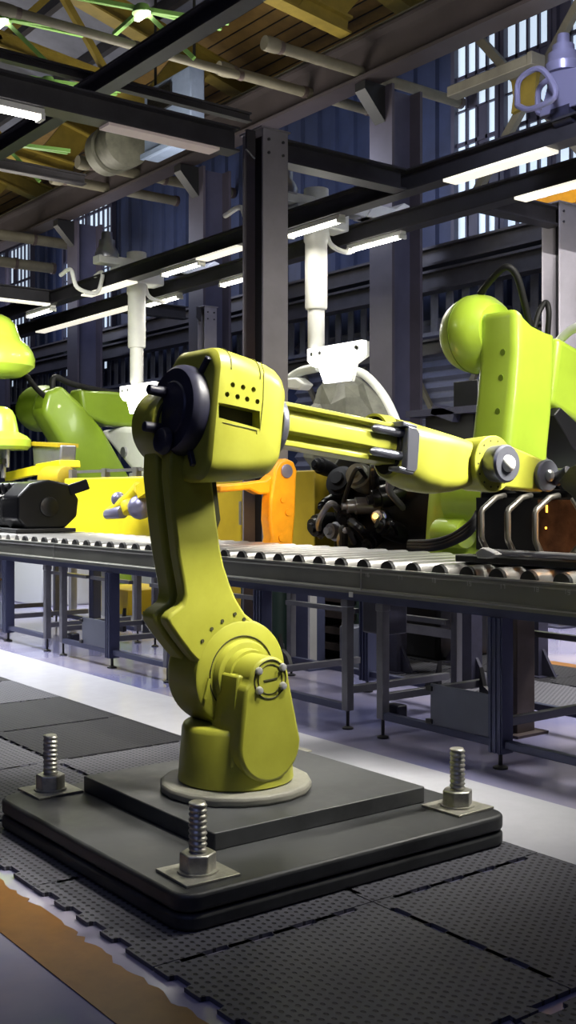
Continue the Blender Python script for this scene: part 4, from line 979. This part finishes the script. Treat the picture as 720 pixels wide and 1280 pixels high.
MB().prism(pxz([(354, 474), (374, 472), (384, 480), (378, 488), (360, 486)], 4.95), XZ, 4.9, 5.05).build('hose_end', 'white_paint', t, bevel=.02)
t = thing('bent_hose', 'grey white curved pipe before the column at the right edge above the lime forearm', 'hose', px3(705, 420, 'Y', 4.4))
cable(t, [px3(690, 440, 'Y', 4.4), px3(700, 425, 'Y', 4.4), px3(715, 412, 'Y', 4.4), px3(735, 404, 'Y', 4.4)], .035, 'hose_body', 'hose_white')
# bench with dark machine parts left of the lime robot
t = thing('work_bench', 'dark bench with machine parts behind the lime robot, left of its arm', 'bench', (-4.4, 6.0, 0))
P0 = at(524, 515, 'Y', 6.0); P1 = at(600, 515, 'Y', 6.0)
MB().bx(P0.x, P1.x+.3, 5.8, 6.4, P0.z-.07, P0.z).build('bench_top', 'dark_cap', t); MB().bx(P0.x+.2, P1.x, 5.9, 6.3, 0, P0.z-.07).build('cabinet_body', 'black', t)
MB().bar(px3(548, 512, 'Y', 5.9), px3(575, 522, 'Y', 5.9), .2, .10).build('slanted_plate', 'dark_cap', t)
p = at(596, 492, 'Y', 6.1); MB().bx(p.x-.14, p.x+.2, 5.9, 6.3, P0.z, p.z+.12).build('black_box', 'black_gloss', t, bevel=.01); MB().cyl((p.x-.22, 6.1, p.z), (p.x-.1, 6.1, p.z), .05, n=16).build('knob', 'grey_metal', t)

# ---- engines riding on the conveyor
def engine(x, lab, n=3):
    """+X end at x; runs back along -X"""
    t = thing('engine_block', lab, 'engine', (x, 1.95, .922), 0)
    z0 = .922
    MB().bx(x-1.15, x+.02, 1.70, 2.28, z0, z0+.035).build('pallet', 'black', t, bevel=.006)
    oct_ = [(1.72, z0+.12), (1.80, z0+.035), (2.18, z0+.035), (2.30, z0+.14), (2.32, z0+.30), (2.22, z0+.44), (2.02, z0+.475), (1.84, z0+.44), (1.72, z0+.32)]
    MB().prism(oct_, YZ, x-.36, x).build('end_cover', 'black_gloss', t, bevel=.02, seg=3)
    MB().cyl((x-.01, 2.02, z0+.23), (x+.012, 2.02, z0+.23), .09, n=28, ch=.006).build('end_cap', 'black_gloss', t)
    MB().bar((x-.05, 2.24, z0+.38), (x+.02, 2.40, z0+.44), .12, .10).build('lug', 'black_gloss', t, bevel=.01)
    MB().bx(x-1.12, x-.36, 1.84, 2.24, z0+.035, z0+.36).build('cylinder_bank', 'black_gloss', t, bevel=.02)
    MB().bx(x-1.10, x-.40, 1.90, 2.18, z0+.36, z0+.42).build('head_cover', 'black', t, bevel=.02)
    for k in range(5): MB().cyl((x-1.02+k*.15, 1.82, z0+.40), (x-1.02+k*.15, 2.2, z0+.42), .05, n=16, ch=.01).build('intake_runner', 'black_gloss', t)
    MB().bx(x-1.10, x-.38, 1.80, 1.845, z0+.06, z0+.32).build('side_plate', 'black', t)
    if n == 4: MB().bx(x-.70, x-.38, 1.792, 1.80, z0+.07, z0+.31).build('reflection_plate', 'copper_glow', t)  # coppery sheet stands for orange light reflected behind the loops
    MB().cyl((x-.95, 1.672, z0+.060), (x-.34, 1.672, z0+.060), .015, n=12).build('manifold_bar', 'grey_metal', t)
    for k in range(4):
        xx = x-.93+k*.165
        MB().tube([(xx, 1.82, z0+.33), (xx, 1.755, z0+.32), (xx-.0, 1.665, z0+.265), (xx, 1.655, z0+.25), (xx, 1.655, z0+.13), (xx, 1.66, z0+.115), (xx, 1.70, z0+.058)] if k < 3 else
                  [(xx-.02, 1.80, z0+.33), (xx, 1.72, z0+.31), (xx+.06, 1.70, z0+.25), (xx+.06, 1.70, z0+.12), (xx, 1.70, z0+.058)], .015, 10).build('exhaust_loop', 'exhaust', t)
    return t
xr = at(597, 650, 'Y', 1.66).x+.93+.03
e = engine(xr, 'black engine with four looped metal exhaust pipes on the conveyor at the right edge', 4)
for px, py, w, h_ in ((668, 655, .012, .045), (684, 636, .012, .035), (683, 660, .012, .01)):
    p = at(px, py, 'Y', 1.795); MB().bx(p.x-w/2, p.x+w/2, 1.79, 1.80, p.z-h_/2, p.z+h_/2).build('amber_glint', 'amber_shine', e, bevel=.003)  # glowing bits painted as reflections of amber light
area('amber_glow', (xr-.35, 1.77, 1.14), .25, .9, (1, .42, .06), (-PI/2, 0, 0), .2)
xl = at(22, 640, 'Y', 1.72).x
engine(xl, 'black engine on the conveyor at the left edge, before the yellow barrier')
t = thing('clamp_arm', 'grey forked clamp hanging at the right edge above the engine', 'clamp', (.1, 1.9, 1.25))
MB().prism(pxz([(698, 602), (712, 584), (735, 575), (745, 600), (735, 650), (724, 636), (713, 618), (704, 612)], 1.56), XZ, 1.56, 1.62).build('fork_plate', 'dark_cap', t, bevel=.004, smooth=False)
MB().cyl(px3(694, 600, 'Y', 1.6), px3(712, 590, 'Y', 1.6), .03, n=14, ch=.004).build('pin', 'dark_cap', t)
MB().bar(px3(740, 590, 'Y', 1.6), px3(765, 440, 'Y', 1.6), .08, .08).build('hanger_bar', 'hub_grey', t)
tag(MB().prism(pxz([(604, 690), (612, 684), (622, 688), (630, 693), (618, 698), (606, 697)], 1.62), XZ, 1.565, 1.615).build('crumpled_foil', 'pale_metal', bevel=.004), 'small shiny crumpled foil piece on the rollers under the engine loops', 'foil')

# ---- low things seen between the conveyor legs
def lowbox(px0, px1, pyt, y, m_, name, lab, cat, dy=.5, z0=0):
    a = at(px0, pyt, 'Y', y); b2 = at(px1, pyt, 'Y', y)
    return tag(MB().bx(a.x, b2.x, y, y+dy, z0, (a.z+b2.z)/2).build(name, m_, bevel=.01), lab, cat)
t = thing('control_cabinet', 'white control cabinet with two dark windows seen under the conveyor at the left edge', 'cabinet', (-12, 5, 0))
a = at(8, 715, 'Y', 5.0); b2 = at(46, 715, 'Y', 5.0)
MB().bx(a.x, b2.x, 5.0, 5.6, .02, a.z+.15).build('casing', 'cabinet', t, bevel=.02); MB().bx(a.x+.05, b2.x-.05, 5.05, 5.55, 0, .02).build('plinth', 'black', t)
w_ = (b2.x-a.x)
for k in (0, 1): MB().bx(a.x+w_*(.12+.5*k), a.x+w_*(.38+.5*k), 4.985, 5.0, .35, .62).build('window_pane', 'black_gloss', t)
t = thing('storage_rack', 'dark rack of shelves seen under the conveyor left of the second stand', 'rack', (-9.5, 4.6, 0))
a = at(52, 715, 'Y', 4.6); b2 = at(86, 715, 'Y', 4.6)
for x in (a.x, (a.x+b2.x)/2, b2.x): MB().bx(x-.03, x+.03, 4.6, 5.1, 0, .8).build('upright', 'grey_profile', t)
for z in (.12, .3, .48, .66): MB().bx(a.x, b2.x, 4.62, 5.08, z, z+.03).build('shelf', 'dark_cap', t)
MB().bx(a.x, b2.x, 4.95, 5.0, .1, .8).build('back', 'black', t)
lowbox(118, 160, 735, 3.3, 'ochre_panel', 'yellow_bin', 'yellow bin seen under the conveyor left of the olive robot', 'bin', .6)
lowbox(300, 338, 738, 3.2, 'orange_paint', 'orange_crate', 'orange crate seen under the conveyor right of the olive arm', 'crate', .35)
t = thing('drawer_rack', 'brown rack with shelves seen under the conveyor right of the robot shoulder', 'rack', (-3.3, 3.0, 0))
a = at(345, 750, 'Y', 3.0); b2 = at(398, 750, 'Y', 3.0)
for z in (.10, .22, .34, .46): MB().bx(a.x+.55, b2.x+.5, 2.95, 3.25, z, z+.05).build('shelf', 'brown_steel', t)
for x in (a.x+.55, b2.x+.5): MB().bx(x-.02, x+.02, 2.95, 3.25, 0, .55).build('side', 'dark_green', t)
lowbox(424, 441, 783, 2.75, 'blue_grey_sheet', 'junction_box', 'small blue grey box on the floor under the conveyor, right of the dark blue pillar', 'box', .25)
t = thing('green_frame', 'dark green steel trestle seen under the conveyor right of the olive arm', 'frame', (-3.3, 2.7, 0))
for px in (312,):
    a = at(px, 780, 'Y', 2.7); MB().bx(a.x-.05, a.x+.05, 2.65, 2.75, 0, .69).build('post', 'dark_green', t)
a = at(308, 780, 'Y', 2.7); b2 = at(334, 780, 'Y', 2.7)
for z in (.42, .62): MB().bx(a.x, b2.x, 2.67, 2.73, z, z+.06).build('bar', 'dark_green', t)
for k, (x, y, w_, lab) in enumerate(((-7.9, 5.2, 1.6, 'low pale platform added for lamp reflections seen under the conveyor, right of the robot shoulder'), (-2.0, 5.6, 1.2, 'low pale platform added for lamp reflections seen under the conveyor, between blue post and brown pillar'), (-.2, 5.4, 1.6, 'low pale platform added for lamp reflections seen under the conveyor at the right edge'))):
    t = thing('reflection_platform', lab, 'added platform', (x, y, 0))  # white deck stands for bright squares of reflected lamp light
    MB().bx(x-w_/2, x+w_/2, y, y+1.0, .42, .48).build('reflection_deck', 'white_paint', t, bevel=.01)
    for sx_ in (-1, 1):
        for yy in (y+.06, y+.94): MB().bx(x+sx_*(w_/2-.06)-.03, x+sx_*(w_/2-.06)+.03, yy-.03, yy+.03, 0, .42).build('leg', 'grey_profile', t)
p = at(575, 790, 'Y', 4.6)
t = thing('cable_drum', 'lime green cylinder lying on the floor behind the mats under the conveyor', 'cylinder', (p.x, 4.75, 0))
MB().cyl((p.x-.75, 4.75, .20), (p.x+.55, 4.75, .20), .20, n=28, ch=.02).build('drum', LM, t)
for x in (p.x-.5, p.x+.3): MB().bx(x-.04, x+.04, 4.6, 4.9, 0, .05).build('cradle', 'black', t)
# ================================================================== CAMERA, LIGHT, VIEW
cd = bpy.data.cameras.new('camera'); cam = bpy.data.objects.new('camera', cd); COL.objects.link(cam)
cam.location = CAM; cam.rotation_euler = (PI/2, 0, math.atan2(-FW.x, FW.y))
cd.sensor_fit = 'HORIZONTAL'; cd.sensor_width = 36; cd.lens = F/720*36
cd.shift_x = 0; cd.shift_y = (CY-640)/720*1.0
cd.clip_end = 200
SC.camera = cam
w = bpy.data.worlds.new('world'); SC.world = w; w.use_nodes = True
w.node_tree.nodes['Background'].inputs['Color'].default_value = (.35, .42, .75, 1); w.node_tree.nodes['Background'].inputs['Strength'].default_value = .085
def aim(o, tgt):
    d = Vector(tgt)-o.location; o.rotation_euler = d.to_track_quat('-Z', 'Y').to_euler()
def lamp(loc, size, pw, col, tgt, spread=180):  # makes an added light without a fixture, not a lamp of the hall
    l = area('added_hall_light', loc, size, pw, col); aim(l, tgt); l.data.spread = math.radians(spread); return l  # area light without a fixture, added to brighten its target
lamp((1.3, 2.3, 2.9), .6, 32, (1, .95, .84), (-1.2, 1.6, 1.8), 130)
lamp((.95, 1.75, 2.45), .3, 34, (1, .97, .88), (.1, 1.15, 1.4), 80)  # added light to brighten wrist and forearm
lamp((.95, .35, 2.95), .4, 17, (1, .96, .86), (.15, .05, 1.65), 55)  # added light to brighten the elbow housing
lamp((.2, 4.6, 3.6), 1.2, 130, (1, .96, .93), (.2, 4.5, 0), 100)  # added light for the floor behind the conveyor
aim(area('added_hall_light', (-1.5, -1.5, 5.0), 1.6, 8, (.85, .88, 1)), (0, .2, 0))  # weak front light, added without a fixture
lamp((-.2, 3.4, 3.7), 1.2, 50, (1, .97, .88), (-1.7, 3.5, 1.5), 105)
lamp((-4.3, 1.2, 3.7), 1.6, 50, (.95, .97, 1), (-4.3, 1.5, 0), 90)
lamp((-7.6, 1.2, 3.7), 2.0, 260, (.95, .97, 1), (-7.2, 1.5, 0), 110)  # added light to brighten the floor at the left
lamp((-3.0, 5.6, 3.6), 1.6, 90, (1, .98, .95), (-3, 5.5, 0), 100)
for x in (-3, -8, -13, -18):
    aim(area('added_roof_light', (x, 4.5, 4.6), 1.6, 110, (1, .93, .8)), (x, 5.5, 9))  # upward light added to brighten the roof deck, no fixture there
    aim(area('added_wall_light', (x, 5.6, 5.4), 1.2, 50, (.66, .72, 1)), (x, 8.3, 3.4))  # cool light added to lift the back wall, no fixture there
lamp((-6.6, 1.9, 3.6), .6, 45, (1, 1, .92), (-8.9, 2.85, 2.7), 80)  # added light to brighten the lime robots at the left
lamp((-1.6, 4.5, 3.3), .5, 26, (1, .97, .9), (-3.45, 6.15, 2.6), 80)  # added light on the right gantry column
lamp((-.5, 2.4, 4.5), .4, 12, (.75, .8, 1), (-1.9, 4.2, 4.25), 60)  # added light on the hoist trolley
lamp((3.6, -4.0, 4.5), 2.0, 24, (.38, .45, 1), (.6, -.4, 0))  # blue fill added behind the camera for the dark foreground
vs = SC.view_settings; vs.view_transform = 'Standard'; vs.look = 'None'; vs.gamma = 1; vs.exposure = 0.0; vs.use_curve_mapping = False
SC.cycles.sample_clamp_indirect = 4
